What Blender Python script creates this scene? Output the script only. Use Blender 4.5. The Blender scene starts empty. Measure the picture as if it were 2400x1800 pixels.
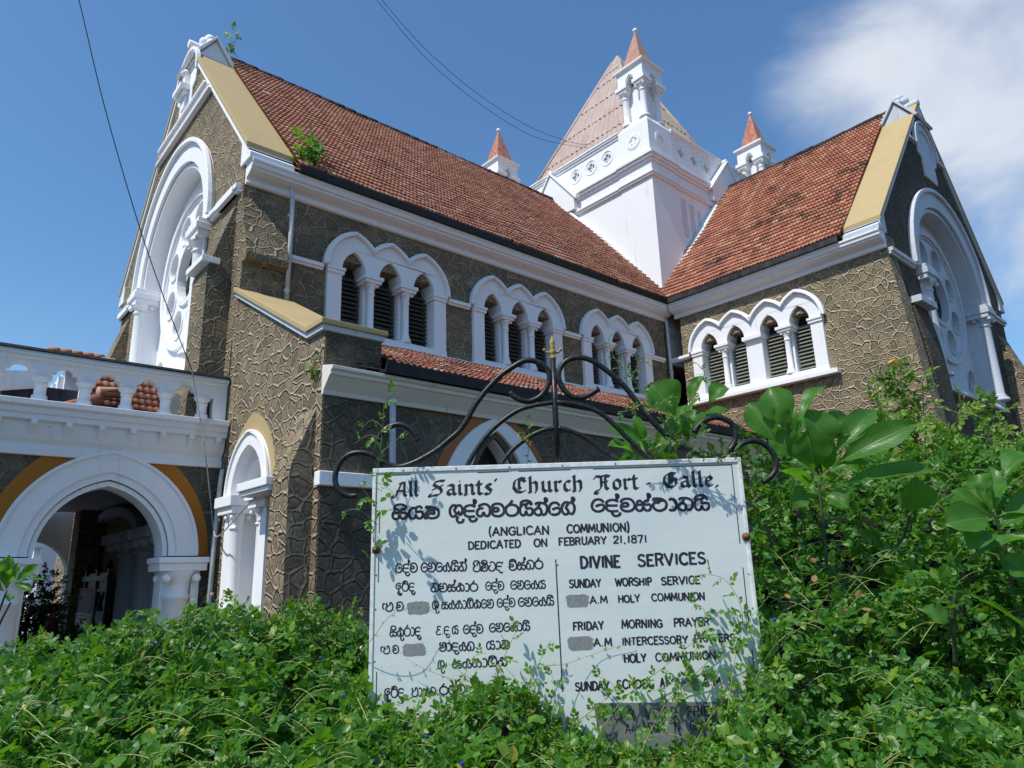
import bpy, bmesh, math, random
import numpy as np
from mathutils import Vector, Matrix
from mathutils.geometry import tessellate_polygon
random.seed(7); RNG = np.random.default_rng(11)
SC = bpy.context.scene; COL = SC.collection
rad = math.radians

# ---------------------------------------------------------------- camera, sky, sun, exposure
CAM = np.array([0.0, 0.0, 1.6]); FPX = 1662.43
RIGHT = np.array([0.7550976, -0.6549491, -0.0294837]); UPV = np.array([-0.1483759, -0.2145225, 0.9653832])
FWD = np.array([0.6386018, 0.7245838, 0.2591641])
cd = bpy.data.cameras.new('camera'); cam = bpy.data.objects.new('camera', cd); COL.objects.link(cam)
cd.sensor_width = 36.0; cd.lens = FPX / 2400 * 36.0; cd.clip_end = 3000; cd.clip_start = 0.05
m = Matrix.Identity(4)
for i, ax in enumerate((RIGHT, UPV, -FWD)):
    for j in range(3): m[j][i] = ax[j]
m[0][3], m[1][3], m[2][3] = CAM
cam.matrix_world = m; SC.camera = cam

SUN_EL, SUN_A = rad(57), rad(3.0)            # the sun stands over the -x side, a touch towards -y
SD = Vector((-math.cos(SUN_EL) * math.cos(SUN_A), -math.cos(SUN_EL) * math.sin(SUN_A), math.sin(SUN_EL)))
sl = bpy.data.lights.new('sun', 'SUN'); sl.energy = 4.6; sl.angle = rad(0.53); sl.color = (1.0, 0.955, 0.88)
so = bpy.data.objects.new('sun', sl); COL.objects.link(so); so.location = (0, 0, 60)
so.rotation_euler = SD.to_track_quat('Z', 'Y').to_euler()
SC.view_settings.view_transform = 'Standard'; SC.view_settings.look = 'None'
SC.view_settings.exposure = 0.06; SC.view_settings.gamma = 1.0
W = bpy.data.worlds.new('World'); SC.world = W; W.use_nodes = True
wn, wl = W.node_tree.nodes, W.node_tree.links; wn.clear()
def wnode(t, **k):
    n = wn.new(t)
    for a, b in k.items(): setattr(n, a, b)
    return n
sky = wnode('ShaderNodeTexSky', sky_type='NISHITA', sun_disc=False, sun_elevation=SUN_EL,
            sun_rotation=math.atan2(SD.x, SD.y), altitude=5.0, air_density=1.15, dust_density=0.7, ozone_density=2.2)
tcn = wnode('ShaderNodeTexCoord')
def wdot(v):
    n = wnode('ShaderNodeVectorMath', operation='DOT_PRODUCT'); n.inputs[1].default_value = v
    wl.new(tcn.outputs['Generated'], n.inputs[0]); return n.outputs['Value']
def wmath(op, a, b=None, c=None, clamp=False):
    n = wnode('ShaderNodeMath', operation=op, use_clamp=clamp)
    for i, x in enumerate((a, b, c)):
        if x is None: continue
        if isinstance(x, (int, float)): n.inputs[i].default_value = x
        else: wl.new(x, n.inputs[i])
    return n.outputs[0]
def wrange(v, a, b, c, d):
    n = wnode('ShaderNodeMapRange', interpolation_type='SMOOTHSTEP'); wl.new(v, n.inputs[0])
    for i, x in enumerate((a, b, c, d)): n.inputs[i + 1].default_value = x
    return n.outputs[0]
# a cirrus bank to the right: a direction field in world space
CL = Vector((0.8610, 0.0774, 0.5028)).normalized()
cdot = wdot(tuple(CL))
mp = wnode('ShaderNodeMapping'); mp.inputs['Scale'].default_value = (1.6, 1.6, 3.2)
mp.inputs['Rotation'].default_value = (0.35, 0.25, 0.3)
wl.new(tcn.outputs['Generated'], mp.inputs[0])
cn = wnode('ShaderNodeTexNoise'); cn.inputs['Scale'].default_value = 2.3; cn.inputs['Detail'].default_value = 8; cn.inputs['Roughness'].default_value = 0.52
cn.inputs['Distortion'].default_value = 0.35
wl.new(mp.outputs[0], cn.inputs['Vector'])
bank = wrange(wmath('ADD', cdot, wmath('MULTIPLY', wmath('SUBTRACT', cn.outputs[0], 0.5), 0.085)), 0.957, 1.003, 0.0, 1.0)
wisp = wrange(cn.outputs[0], 0.25, 0.72, 0.45, 1.0)
cover = wmath('MULTIPLY', wmath('MULTIPLY', bank, wisp), 0.92)
hzn = wrange(wdot((0, 0, 1)), 0.0, 0.42, 0.26, 0.0)     # tropical humid air low down
tint = wnode('ShaderNodeMix', data_type='RGBA', blend_type='MULTIPLY'); tint.inputs[0].default_value = 1.0
wl.new(sky.outputs[0], tint.inputs[6]); tint.inputs[7].default_value = (0.73, 1.03, 1.24, 1)
mixh = wnode('ShaderNodeMix', data_type='RGBA'); wl.new(hzn, mixh.inputs[0]); wl.new(tint.outputs[2], mixh.inputs[6]); mixh.inputs[7].default_value = (4.0, 5.2, 6.6, 1)
mixc = wnode('ShaderNodeMix', data_type='RGBA'); wl.new(cover, mixc.inputs[0]); wl.new(mixh.outputs[2], mixc.inputs[6]); mixc.inputs[7].default_value = (6.0, 6.4, 7.0, 1)
bg = wnode('ShaderNodeBackground'); bg.inputs['Strength'].default_value = 0.125; wl.new(mixc.outputs[2], bg.inputs[0])
wo = wnode('ShaderNodeOutputWorld'); wl.new(bg.outputs[0], wo.inputs[0])
SC.cycles.max_bounces = 8; SC.cycles.transparent_max_bounces = 8

# ---------------------------------------------------------------- materials
class NT:
    def __init__(s, name):
        s.m = bpy.data.materials.new(name); s.m.use_nodes = True
        s.n, s.l = s.m.node_tree.nodes, s.m.node_tree.links
        s.b = s.n['Principled BSDF']; s.b.inputs['Specular IOR Level'].default_value = 0.3
    def node(s, t, ins=None, **k):
        n = s.n.new(t)
        for a, b in k.items(): setattr(n, a, b)
        for a, b in (ins or {}).items():
            if hasattr(b, 'default_value') or isinstance(b, bpy.types.NodeSocket): s.l.new(b, n.inputs[a])
            else: n.inputs[a].default_value = b
        return n
    def math(s, op, a, b=0.0, clamp=False):
        return s.node('ShaderNodeMath', {0: a, 1: b}, operation=op, use_clamp=clamp).outputs[0]
    def rng(s, v, a, b, c=0.0, d=1.0):
        return s.node('ShaderNodeMapRange', {0: v, 1: a, 2: b, 3: c, 4: d}, interpolation_type='SMOOTHSTEP').outputs[0]
    def mix(s, f, a, b, bt='MIX'):
        a = tuple(a) + (1,) if isinstance(a, tuple) and len(a) == 3 else a
        b = tuple(b) + (1,) if isinstance(b, tuple) and len(b) == 3 else b
        return s.node('ShaderNodeMix', {0: f, 6: a, 7: b}, data_type='RGBA', blend_type=bt).outputs[2]
    def pos(s): return s.node('ShaderNodeNewGeometry').outputs['Position']
    def uv(s): return s.node('ShaderNodeUVMap', uv_map='UVMap').outputs[0]
    def map(s, v, sc=(1, 1, 1), rot=(0, 0, 0)):
        return s.node('ShaderNodeMapping', {'Vector': v, 'Scale': sc, 'Rotation': rot}).outputs[0]
    def noise(s, v, sc, det=5, ro=0.55, dist=0.0):
        return s.node('ShaderNodeTexNoise', {'Vector': v, 'Scale': sc, 'Detail': det, 'Roughness': ro, 'Distortion': dist})
    def col(s, c): 
        if isinstance(c, tuple): s.b.inputs['Base Color'].default_value = c + (1,)
        else: s.l.new(c, s.b.inputs['Base Color'])
    def rough(s, r):
        if isinstance(r, (int, float)): s.b.inputs['Roughness'].default_value = r
        else: s.l.new(r, s.b.inputs['Roughness'])
    def bump(s, h, strength=0.5, dist=0.02, prev=None):
        ins = {'Strength': strength, 'Distance': dist, 'Height': h}
        if prev is not None: ins['Normal'] = prev
        o = s.node('ShaderNodeBump', ins).outputs[0]
        s.l.new(o, s.b.inputs['Normal']); return o

def stone_mat(name, sc, c_lo, c_hi, rib, ribw=0.045, grime=0.35, ribh=1.0):
    t = NT(name); uv, P = t.uv(), t.pos()
    warp = t.noise(uv, 2.3, 3, 0.5).outputs['Color']
    wv = t.node('ShaderNodeVectorMath', {0: warp, 1: (0.5, 0.5, 0.5)}, operation='SUBTRACT').outputs[0]
    wv = t.node('ShaderNodeVectorMath', {0: wv, 'Scale': 0.30}, operation='SCALE').outputs[0]
    v = t.node('ShaderNodeVectorMath', {0: uv, 1: wv}, operation='ADD').outputs[0]
    v = t.map(v, (1.0, 1.18, 1))
    e = t.node('ShaderNodeTexVoronoi', {'Vector': v, 'Scale': sc, 'Randomness': 0.92}, voronoi_dimensions='2D', feature='DISTANCE_TO_EDGE').outputs['Distance']
    c = t.node('ShaderNodeTexVoronoi', {'Vector': v, 'Scale': sc, 'Randomness': 0.92}, voronoi_dimensions='2D', feature='F1').outputs['Color']
    r1 = t.node('ShaderNodeSeparateColor', {0: c}).outputs
    wob = t.noise(uv, 9, 3).outputs[0]
    edge = t.math('ADD', e, t.math('MULTIPLY', t.math('SUBTRACT', wob, 0.5), 0.035))
    ribm = t.rng(edge, ribw * 0.75, ribw * 1.7, 1.0, 0.0)
    fine = t.noise(P, 26, 6, 0.65).outputs[0]; mid = t.noise(P, 5.5, 5, 0.6).outputs[0]; big = t.noise(P, 0.55, 4, 0.55).outputs[0]
    base = t.mix(r1[0], c_lo, c_hi)
    base = t.mix(t.rng(r1[1], 0.92, 0.97, 0, 0.75), base, (0.235, 0.135, 0.078))          # an odd reddish stone
    base = t.mix(t.rng(r1[2], 0.80, 0.9, 0.0, 0.7), base, (0.075, 0.067, 0.058))
    base = t.mix(t.rng(mid, 0.35, 0.7, 0.0, 0.5), base, tuple(x * 0.62 for x in c_lo))
    base = t.mix(t.rng(fine, 0.3, 0.75, 0.0, 0.45), base, tuple(min(1, x * 1.5) for x in c_hi))
    ribc = t.mix(fine, tuple(x * 0.72 for x in rib), tuple(x * 1.15 for x in rib))
    col = t.mix(ribm, base, ribc)
    col = t.mix(t.rng(big, 0.44, 0.72, 0.0, grime), col, (0.05, 0.046, 0.038))
    t.col(col); t.rough(0.92)
    prof = t.rng(edge, 0.0, ribw * 2.0, 1.0, 0.0)
    stoneh = t.math('MULTIPLY', t.rng(edge, ribw, 0.26), 0.22)
    h = t.math('ADD', t.math('MULTIPLY', prof, ribh * 1.1), t.math('ADD', stoneh, t.math('ADD', t.math('MULTIPLY', mid, 0.55), t.math('MULTIPLY', fine, 0.35))))
    t.bump(h, 1.0, 0.06); return t.m

def plaster_mat(name, c, dirt=(0.20, 0.19, 0.16), amt=0.35, bumpd=0.006, mould=0.0):
    t = NT(name); P = t.pos()
    big = t.noise(P, 0.9, 6, 0.6).outputs[0]; fine = t.noise(P, 30, 5, 0.6).outputs[0]
    st = t.noise(t.map(P, (3.2, 3.2, 0.45)), 1.6, 6, 0.62).outputs[0]           # rain streaks
    col = t.mix(t.rng(big, 0.46, 0.75, 0.0, amt * 0.6), c, tuple(x * 0.78 for x in c))
    col = t.mix(t.rng(st, 0.58, 0.78, 0.0, amt), col, dirt)
    spot = t.noise(P, 7.0, 7, 0.7).outputs[0]
    col = t.mix(t.rng(spot, 0.64, 0.76, 0.0, 0.75 * max(mould, amt * 0.8)), col, (0.05, 0.048, 0.04))
    t.col(col); t.rough(0.75); t.bump(t.math('ADD', fine, t.math('MULTIPLY', big, 2.0)), 0.55, bumpd); return t.m

def tile_mat(name, cs, lich, lich_amt, dark):
    t = NT(name); uv, P = t.uv(), t.pos()
    fl = t.node('ShaderNodeVectorMath', {0: uv}, operation='FLOOR').outputs[0]
    w = t.node('ShaderNodeTexWhiteNoise', {'Vector': fl}, noise_dimensions='2D')
    s = t.node('ShaderNodeSeparateColor', {0: w.outputs['Color']}).outputs
    col = t.mix(s[0], cs[0], cs[1]); col = t.mix(t.rng(s[1], 0.72, 0.95, 0, 0.8), col, cs[2])
    big = t.noise(P, 0.75, 5, 0.6).outputs[0]; fine = t.noise(P, 14, 6, 0.65).outputs[0]
    col = t.mix(t.math('MULTIPLY', t.rng(big, 0.48, 0.68), t.rng(s[2], 0.25, 0.8, 0, dark)), col, (0.052, 0.035, 0.03))
    col = t.mix(t.rng(fine, 0.56, 0.72, 0, lich_amt), col, lich)
    col = t.mix(t.rng(fine, 0.44, 0.28, 0, 0.6), col, (0.09, 0.04, 0.03))
    t.col(col); t.rough(0.85); t.bump(fine, 0.5, 0.012); return t.m

def plain_mat(name, c, r=0.6, var=0.25, sc=8.0, metal=0.0, bumpd=0.003):
    t = NT(name); P = t.pos(); n = t.noise(P, sc, 6, 0.62).outputs[0]
    t.col(t.mix(t.rng(n, 0.3, 0.72), tuple(x * (1 - var) for x in c), tuple(min(1, x * (1 + var)) for x in c)))
    t.rough(r); t.b.inputs['Metallic'].default_value = metal
    if bumpd: t.bump(n, 0.6, bumpd)
    return t.m

def leaf_mat(name, c1, c2, c3=None, trans=0.35, rough=0.42, veins=False, tr_c=None):
    t = NT(name); g = t.node('ShaderNodeNewGeometry'); rnd = g.outputs['Random Per Island']
    col = t.mix(rnd, c1, c2)
    if c3: col = t.mix(t.rng(rnd, 0.86, 0.97), col, c3)
    n = t.noise(g.outputs['Position'], 60 if not veins else 22, 3).outputs[0]
    col = t.mix(t.rng(n, 0.35, 0.75, 0, 0.4), col, tuple(x * 0.55 for x in c1))
    if veins:
        uv = t.uv(); su = t.node('ShaderNodeSeparateXYZ', {0: uv}).outputs
        au = t.math('ABSOLUTE', su[0])
        rib = t.rng(au, 0.0, 0.055, 1.0, 0.0)
        ph = t.math('ADD', t.math('MULTIPLY', su[1], 17.0), t.math('MULTIPLY', au, -3.2))
        fr = t.math('ABSOLUTE', t.math('SUBTRACT', t.math('FRACT', ph), 0.5))
        vein = t.rng(fr, 0.0, 0.10, 1.0, 0.0)
        vv = t.math('MAXIMUM', rib, t.math('MULTIPLY', vein, 0.55))
        col = t.mix(t.math('MULTIPLY', vv, 0.7), col, (0.24, 0.34, 0.11))
        t.bump(vv, 0.35, 0.004)
    t.col(col); t.rough(rough); t.b.inputs['Specular IOR Level'].default_value = 0.42
    tb = t.node('ShaderNodeBsdfTranslucent')
    tcol = t.mix(0.75, col, tr_c or (0.17, 0.40, 0.012))
    t.l.new(tcol, tb.inputs[0])
    ms = t.node('ShaderNodeMixShader', {0: trans, 1: t.b.outputs[0], 2: tb.outputs[0]})
    t.l.new(ms.outputs[0], t.n['Material Output'].inputs[0]); return t.m

M = {}
M['stone'] = stone_mat('pointed_rubble_stone', 4.5, (0.105, 0.082, 0.052), (0.30, 0.235, 0.145), (0.47, 0.395, 0.27), 0.080, 0.22)
M['stone_big'] = stone_mat('weathered_rubble_stone', 4.1, (0.095, 0.075, 0.048), (0.285, 0.222, 0.138), (0.40, 0.335, 0.23), 0.080, 0.4)
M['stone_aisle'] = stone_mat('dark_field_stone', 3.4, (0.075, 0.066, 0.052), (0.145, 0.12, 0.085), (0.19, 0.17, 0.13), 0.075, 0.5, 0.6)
M['stone_black2'] = stone_mat('dark_rubble_stone', 3.9, (0.05, 0.043, 0.033), (0.13, 0.105, 0.072), (0.17, 0.148, 0.108), 0.075, 0.6)
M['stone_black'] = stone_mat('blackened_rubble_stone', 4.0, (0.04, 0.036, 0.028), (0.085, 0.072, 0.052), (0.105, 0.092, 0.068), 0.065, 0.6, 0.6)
M['white'] = plaster_mat('white_limewash', (0.79, 0.79, 0.80), amt=0.22, mould=0.22)
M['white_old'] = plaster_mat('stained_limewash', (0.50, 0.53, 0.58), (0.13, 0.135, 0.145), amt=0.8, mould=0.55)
M['damp'] = plaster_mat('grey_damp_limewash', (0.60, 0.59, 0.62), amt=0.3)
M['trim'] = plaster_mat('streaked_limewash', (0.76, 0.765, 0.78), amt=0.42, mould=0.5)
M['cream'] = plaster_mat('cream_limewash', (0.66, 0.65, 0.58), (0.24, 0.22, 0.12), 0.4, mould=0.35)
M['ochre'] = plaster_mat('ochre_coping_paint', (0.42, 0.315, 0.155), (0.25, 0.19, 0.10), 0.62, mould=0.25)
M['orange'] = plaster_mat('orange_band_paint', (0.40, 0.145, 0.016), (0.24, 0.09, 0.016), 0.4)
M['terracotta'] = plaster_mat('brick_red_band_paint', (0.36, 0.13, 0.045), (0.2, 0.08, 0.03), 0.3)
M['tile'] = tile_mat('clay_roof_tile', ((0.50, 0.235, 0.16), (0.36, 0.15, 0.10), (0.55, 0.33, 0.235)), (0.50, 0.40, 0.32), 0.5, 0.4)
M['tile_dark'] = tile_mat('stained_clay_roof_tile', ((0.48, 0.205, 0.125), (0.32, 0.13, 0.085), (0.54, 0.31, 0.19)), (0.36, 0.30, 0.24), 0.45, 0.95)
M['tile_old'] = tile_mat('lichened_clay_roof_tile', ((0.40, 0.145, 0.085), (0.20, 0.08, 0.055), (0.46, 0.33, 0.24)), (0.52, 0.44, 0.35), 0.55, 0.8)
M['ridge'] = plain_mat('dark_ridge_mortar', (0.055, 0.045, 0.04), 0.95, 0.5, 9, bumpd=0.02)
M['gutter'] = plain_mat('black_tarred_gutter', (0.016, 0.016, 0.018), 0.5, 0.5, 12)
M['gutter_grey'] = plain_mat('grey_tarred_gutter', (0.045, 0.046, 0.05), 0.7, 0.6, 5)
M['dark'] = plain_mat('dark_interior', (0.02, 0.019, 0.018), 0.8)
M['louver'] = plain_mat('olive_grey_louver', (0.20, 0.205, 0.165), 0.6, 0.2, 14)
M['louver_shaded'] = plain_mat('shade_toned_louver', (0.075, 0.078, 0.066), 0.6, 0.3, 14)  # nave louvers: same slats, the wall's shade put into a darker colour
M['door'] = plain_mat('dark_painted_timber', (0.022, 0.02, 0.02), 0.5)
M['pipe'] = plain_mat('grey_white_pipe', (0.50, 0.51, 0.52), 0.5, 0.2, 5)
M['iron'] = plain_mat('black_painted_iron', (0.016, 0.0165, 0.018), 0.36, 0.7, 55, bumpd=0.003)
M['gold'] = plain_mat('faded_gold_paint', (0.30, 0.235, 0.075), 0.5, 0.35, 60)
M['cable'] = plain_mat('black_cable', (0.012, 0.012, 0.016), 0.6)
M['cable_grey'] = plain_mat('grey_cable', (0.36, 0.37, 0.38), 0.6)
M['ink'] = plain_mat('worn_black_lettering', (0.022, 0.022, 0.036), 0.5, 0.5, 40, bumpd=0)
M['ink_blot'] = plain_mat('grey_overpaint', (0.21, 0.225, 0.22), 0.6, 0.16, 60, bumpd=0)
M['plate'] = plain_mat('dull_zinc_plate', (0.16, 0.175, 0.165), 0.45, 0.2, 7)
M['rust'] = plain_mat('rusty_bolt', (0.17, 0.07, 0.03), 0.6, 0.5, 60)
M['steel'] = plain_mat('dull_steel', (0.36, 0.36, 0.35), 0.35, 0.3, 40, 0.8)
M['paper'] = plain_mat('white_paper', (0.68, 0.68, 0.72), 0.7, 0.06, 6, bumpd=0)
M['poster_red'] = plain_mat('poster_red_print', (0.35, 0.08, 0.06), 0.7, bumpd=0)
M['poster_grey'] = plain_mat('poster_grey_print', (0.22, 0.2, 0.2), 0.7, 0.5, 12, bumpd=0)
M['soil'] = plain_mat('dark_soil', (0.07, 0.055, 0.038), 0.95, 0.4, 3, bumpd=0.03)
M['core'] = plain_mat('foliage_shade_core', (0.006, 0.010, 0.004), 0.95, 0.6, 12, bumpd=0.03)  # near-black colour stands in for the shade deep in the foliage
M['twig'] = plain_mat('green_brown_twig', (0.20, 0.21, 0.075), 0.7, 0.4, 30)
M['stalk'] = plain_mat('green_grey_stalk', (0.075, 0.085, 0.045), 0.8, 0.4, 20)
M['bark'] = plain_mat('grey_bark', (0.13, 0.115, 0.095), 0.9, 0.4, 20)
M['skin'] = plain_mat('brown_skin', (0.17, 0.085, 0.055), 0.55, 0.1, 12, bumpd=0)
M['hair'] = plain_mat('black_hair', (0.012, 0.01, 0.009), 0.5, 0.4, 40)
M['dress'] = plain_mat('dark_red_cloth', (0.085, 0.014, 0.022), 0.85, 0.2, 20)
M['pale'] = plaster_mat('pale_blue_white_wall', (0.72, 0.74, 0.80), amt=0.1)
M['corr'] = plain_mat('grey_corrugated_sheet', (0.22, 0.22, 0.22), 0.8, 0.25, 3)
M['navy'] = plain_mat('blue_black_boards', (0.028, 0.032, 0.045), 0.6, 0.2, 4)
M['blue'] = plain_mat('deep_blue_petal', (0.02, 0.03, 0.26), 0.5, 0.2, 30, bumpd=0)
M['yellow'] = plain_mat('yellow_petal', (0.75, 0.5, 0.03), 0.5, 0.15, 30, bumpd=0)
def spire_mat(name, c1, c2):
    t = NT(name); uv, P = t.uv(), t.pos(); s = t.node('ShaderNodeSeparateXYZ', {0: uv}).outputs
    rib = t.math('ABSOLUTE', t.math('SUBTRACT', t.math('FRACT', t.math('MULTIPLY', s[0], 3.3)), 0.5))
    st = t.noise(t.map(P, (2.4, 2.4, 0.35)), 1.5, 6, 0.6).outputs[0]
    col = t.mix(t.rng(st, 0.35, 0.7), c1, c2)
    st2 = t.noise(t.map(P, (9, 9, 0.9)), 1.5, 6, 0.6).outputs[0]
    low = t.node('ShaderNodeSeparateXYZ', {0: P}).outputs[2]
    col = t.mix(t.math('MULTIPLY', t.rng(st2, 0.55, 0.72), t.rng(low, 22.5, 17.5, 0.05, 0.85)), col, (0.09, 0.05, 0.035))
    col = t.mix(t.rng(rib, 0.44, 0.5, 0, 0.25), col, (0.10, 0.065, 0.05))
    t.col(col); t.rough(0.7); t.bump(rib, 0.7, 0.05); return t.m
M['spire'] = spire_mat('pink_corrugated_sheet', (0.43, 0.335, 0.30), (0.37, 0.265, 0.225))
M['spire_tan'] = spire_mat('tan_corrugated_sheet', (0.40, 0.345, 0.25), (0.34, 0.275, 0.185))
def cone_mat(name, c1, c2):
    t = NT(name); P = t.pos(); n = t.noise(P, 5.5, 8, 0.7).outputs[0]
    t.col(t.mix(t.rng(n, 0.42, 0.66), c1, c2)); t.rough(0.8); t.bump(n, 0.4, 0.02); return t.m
M['cone'] = cone_mat('faded_red_paint', (0.36, 0.115, 0.075), (0.42, 0.27, 0.20))
M['cone_pale'] = cone_mat('weathered_red_paint', (0.37, 0.19, 0.14), (0.46, 0.30, 0.22))
def panel_mat():
    t = NT('pale_painted_sign_sheet'); P = t.pos()
    a = t.noise(t.map(P, (1, 1, 9)), 1.4, 6, 0.55).outputs[0]; b = t.noise(P, 2.2, 4).outputs[0]; f = t.noise(P, 70, 3).outputs[0]
    c = t.mix(t.rng(a, 0.4, 0.7, 0, 0.5), (0.585, 0.625, 0.61), (0.63, 0.66, 0.63)); c = t.mix(t.rng(b, 0.52, 0.75, 0, 0.55), c, (0.53, 0.59, 0.59))
    t.col(c); t.rough(0.42); t.bump(t.math('ADD', t.math('MULTIPLY', b, 3.0), t.math('MULTIPLY', f, 0.06)), 0.25, 0.01); return t.m
M['panel'] = panel_mat()
M['frame'] = plain_mat('chipped_white_frame', (0.64, 0.66, 0.65), 0.5, 0.14, 30)
M['leaf'] = leaf_mat('creeper_leaf', (0.058, 0.185, 0.016), (0.11, 0.285, 0.026), (0.24, 0.36, 0.035), 0.45)
M['leaf_b'] = leaf_mat('bluish_creeper_leaf', (0.036, 0.135, 0.02), (0.07, 0.215, 0.03), (0.15, 0.29, 0.04), 0.42)
M['leaf_y'] = leaf_mat('yellow_green_leaf', (0.10, 0.21, 0.02), (0.17, 0.28, 0.03), (0.30, 0.30, 0.03))
M['leaf_dry'] = leaf_mat('dry_brown_leaf', (0.22, 0.11, 0.04), (0.30, 0.17, 0.06), None, 0.2, 0.7, tr_c=(0.3, 0.15, 0.03))
M['stem_pale'] = plain_mat('pale_green_runner', (0.26, 0.30, 0.10), 0.7, 0.3, 30)
M['leaf_dark'] = leaf_mat('dark_shrub_leaf', (0.03, 0.085, 0.018), (0.055, 0.13, 0.025))
M['plum'] = leaf_mat('frangipani_leaf', (0.04, 0.155, 0.022), (0.095, 0.275, 0.03), None, 0.52, 0.36, True, (0.16, 0.42, 0.012))

# ---------------------------------------------------------------- mesh helpers
class Fr:
    """a local frame: u along, v up, n outwards"""
    def __init__(s, O, U, V):
        s.O, s.U, s.V = Vector(O), Vector(U).normalized(), Vector(V).normalized(); s.N = s.U.cross(s.V)
    def __call__(s, u, v, n=0.0): return s.O + s.U * u + s.V * v + s.N * n
WORLD = Fr((0, 0, 0), (1, 0, 0), (0, 1, 0))
Z = (0, 0, 1)
class MB:
    def __init__(s): s.v, s.f, s.sm = [], [], []
    def add(s, vs, fs, smooth=False):
        o = len(s.v); s.v += [tuple(p) for p in vs]
        for f in fs: s.f.append([i + o for i in f]); s.sm.append(smooth)
        return s
    def box(s, fr, u0, u1, v0, v1, n0, n1, top=None):
        """box; top = (du, dn) insets of the upper face"""
        a, b = top or (0, 0)
        vs = [fr(u0, v0, n0), fr(u1, v0, n0), fr(u1, v0, n1), fr(u0, v0, n1),
              fr(u0 + a, v1, n0 + b), fr(u1 - a, v1, n0 + b), fr(u1 - a, v1, n1 - b), fr(u0 + a, v1, n1 - b)]
        return s.add(vs, [(0, 1, 2, 3), (7, 6, 5, 4), (0, 4, 5, 1), (1, 5, 6, 2), (2, 6, 7, 3), (3, 7, 4, 0)])
    def prism(s, fr, poly, n0, n1, holes=(), back=True):
        rings = [list(poly)] + [list(h) for h in holes]
        tris = tessellate_polygon([[Vector((p[0], p[1], 0)) for p in r] for r in rings])
        flat = [p for r in rings for p in r]; k = len(flat)
        vs = [fr(p[0], p[1], n1) for p in flat] + [fr(p[0], p[1], n0) for p in flat]
        fs = []
        for t in tris:
            a, b, c = (flat[i] for i in t)
            ar = (b[0] - a[0]) * (c[1] - a[1]) - (b[1] - a[1]) * (c[0] - a[0])
            if abs(ar) < 1e-10: continue
            t = tuple(t) if ar > 0 else tuple(reversed(t))
            fs.append(t)
            if back: fs.append(tuple(i + k for i in reversed(t)))
        o = 0
        for ri, r in enumerate(rings):
            area = sum(r[i][0] * r[(i + 1) % len(r)][1] - r[(i + 1) % len(r)][0] * r[i][1] for i in range(len(r)))
            fw = (area > 0) == (ri == 0)
            for i in range(len(r)):
                a, b = o + i, o + (i + 1) % len(r)
                fs.append((a + k, b + k, b, a) if fw else (b + k, a + k, a, b))
            o += len(r)
        return s.add(vs, fs)
    def lathe(s, fr, cu, cn, prof, seg=16, sq=False, a0=0.0):
        """profile [(r, v)] turned about the frame's v axis through (cu, cn)"""
        vs, fs = [], []
        if sq: seg, a0, k = 4, math.pi / 4, math.sqrt(2)
        else: k = 1.0
        for r, v in prof:
            for i in range(seg):
                a = a0 + 2 * math.pi * i / seg; vs.append(fr(cu + r * k * math.cos(a), v, cn - r * k * math.sin(a)))
        for j in range(len(prof) - 1):
            for i in range(seg):
                p, q = j * seg + i, j * seg + (i + 1) % seg; fs.append((p, q, q + seg, p + seg))
        fs.append(tuple(reversed(range(seg)))); n = (len(prof) - 1) * seg; fs.append(tuple(range(n, n + seg)))
        return s.add(vs, fs, not sq)
    def tube(s, pts, r, seg=8, taper=None, cap=True):
        pts = [Vector(p) for p in pts]; vs, fs = [], []; nrm = None
        for i, p in enumerate(pts):
            d = (pts[min(i + 1, len(pts) - 1)] - pts[max(i - 1, 0)]).normalized()
            if nrm is None: nrm = d.orthogonal().normalized()
            nrm = (nrm - d * nrm.dot(d)).normalized(); b = d.cross(nrm)
            rr = r if taper is None else r + (taper - r) * i / (len(pts) - 1)
            for k in range(seg):
                a = 2 * math.pi * k / seg; vs.append(p + nrm * (rr * math.cos(a)) + b * (rr * math.sin(a)))
        for i in range(len(pts) - 1):
            for k in range(seg):
                a, b2 = i * seg + k, i * seg + (k + 1) % seg; fs.append((a, b2, b2 + seg, a + seg))
        if cap: fs.append(tuple(reversed(range(seg)))); n = (len(pts) - 1) * seg; fs.append(tuple(range(n, n + seg)))
        return s.add(vs, fs, True)
    def ball(s, c, r, seg=12, rings=8, sc=(1, 1, 1)):
        c = Vector(c); vs, fs = [], []
        for j in range(1, rings):
            t = math.pi * j / rings
            for i in range(seg):
                a = 2 * math.pi * i / seg
                vs.append(c + Vector((math.sin(t) * math.cos(a) * sc[0], math.sin(t) * math.sin(a) * sc[1], math.cos(t) * sc[2])) * r)
        for j in range(rings - 2):
            for i in range(seg):
                a, b = j * seg + i, j * seg + (i + 1) % seg; fs.append((a, a + seg, b + seg, b))
        n = len(vs); vs += [c + Vector((0, 0, r * sc[2])), c - Vector((0, 0, r * sc[2]))]
        for i in range(seg):
            fs.append((n, i, (i + 1) % seg)); q = (rings - 2) * seg; fs.append((n + 1, q + (i + 1) % seg, q + i))
        return s.add(vs, fs, True)
    def build(s, name, mat, parent=None, uv=True, bevel=0.0):
        me = bpy.data.meshes.new(name); me.from_pydata(s.v, [], s.f); me.update()
        me.polygons.foreach_set('use_smooth', s.sm); me.materials.append(mat)
        if uv: box_uv(me)
        o = bpy.data.objects.new(name, me); COL.objects.link(o)
        if parent is not None: o.parent = parent
        if bevel:
            b = o.modifiers.new('bevel', 'BEVEL'); b.width = bevel; b.segments = 2; b.limit_method = 'ANGLE'; b.angle_limit = rad(40)
        return o
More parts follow.
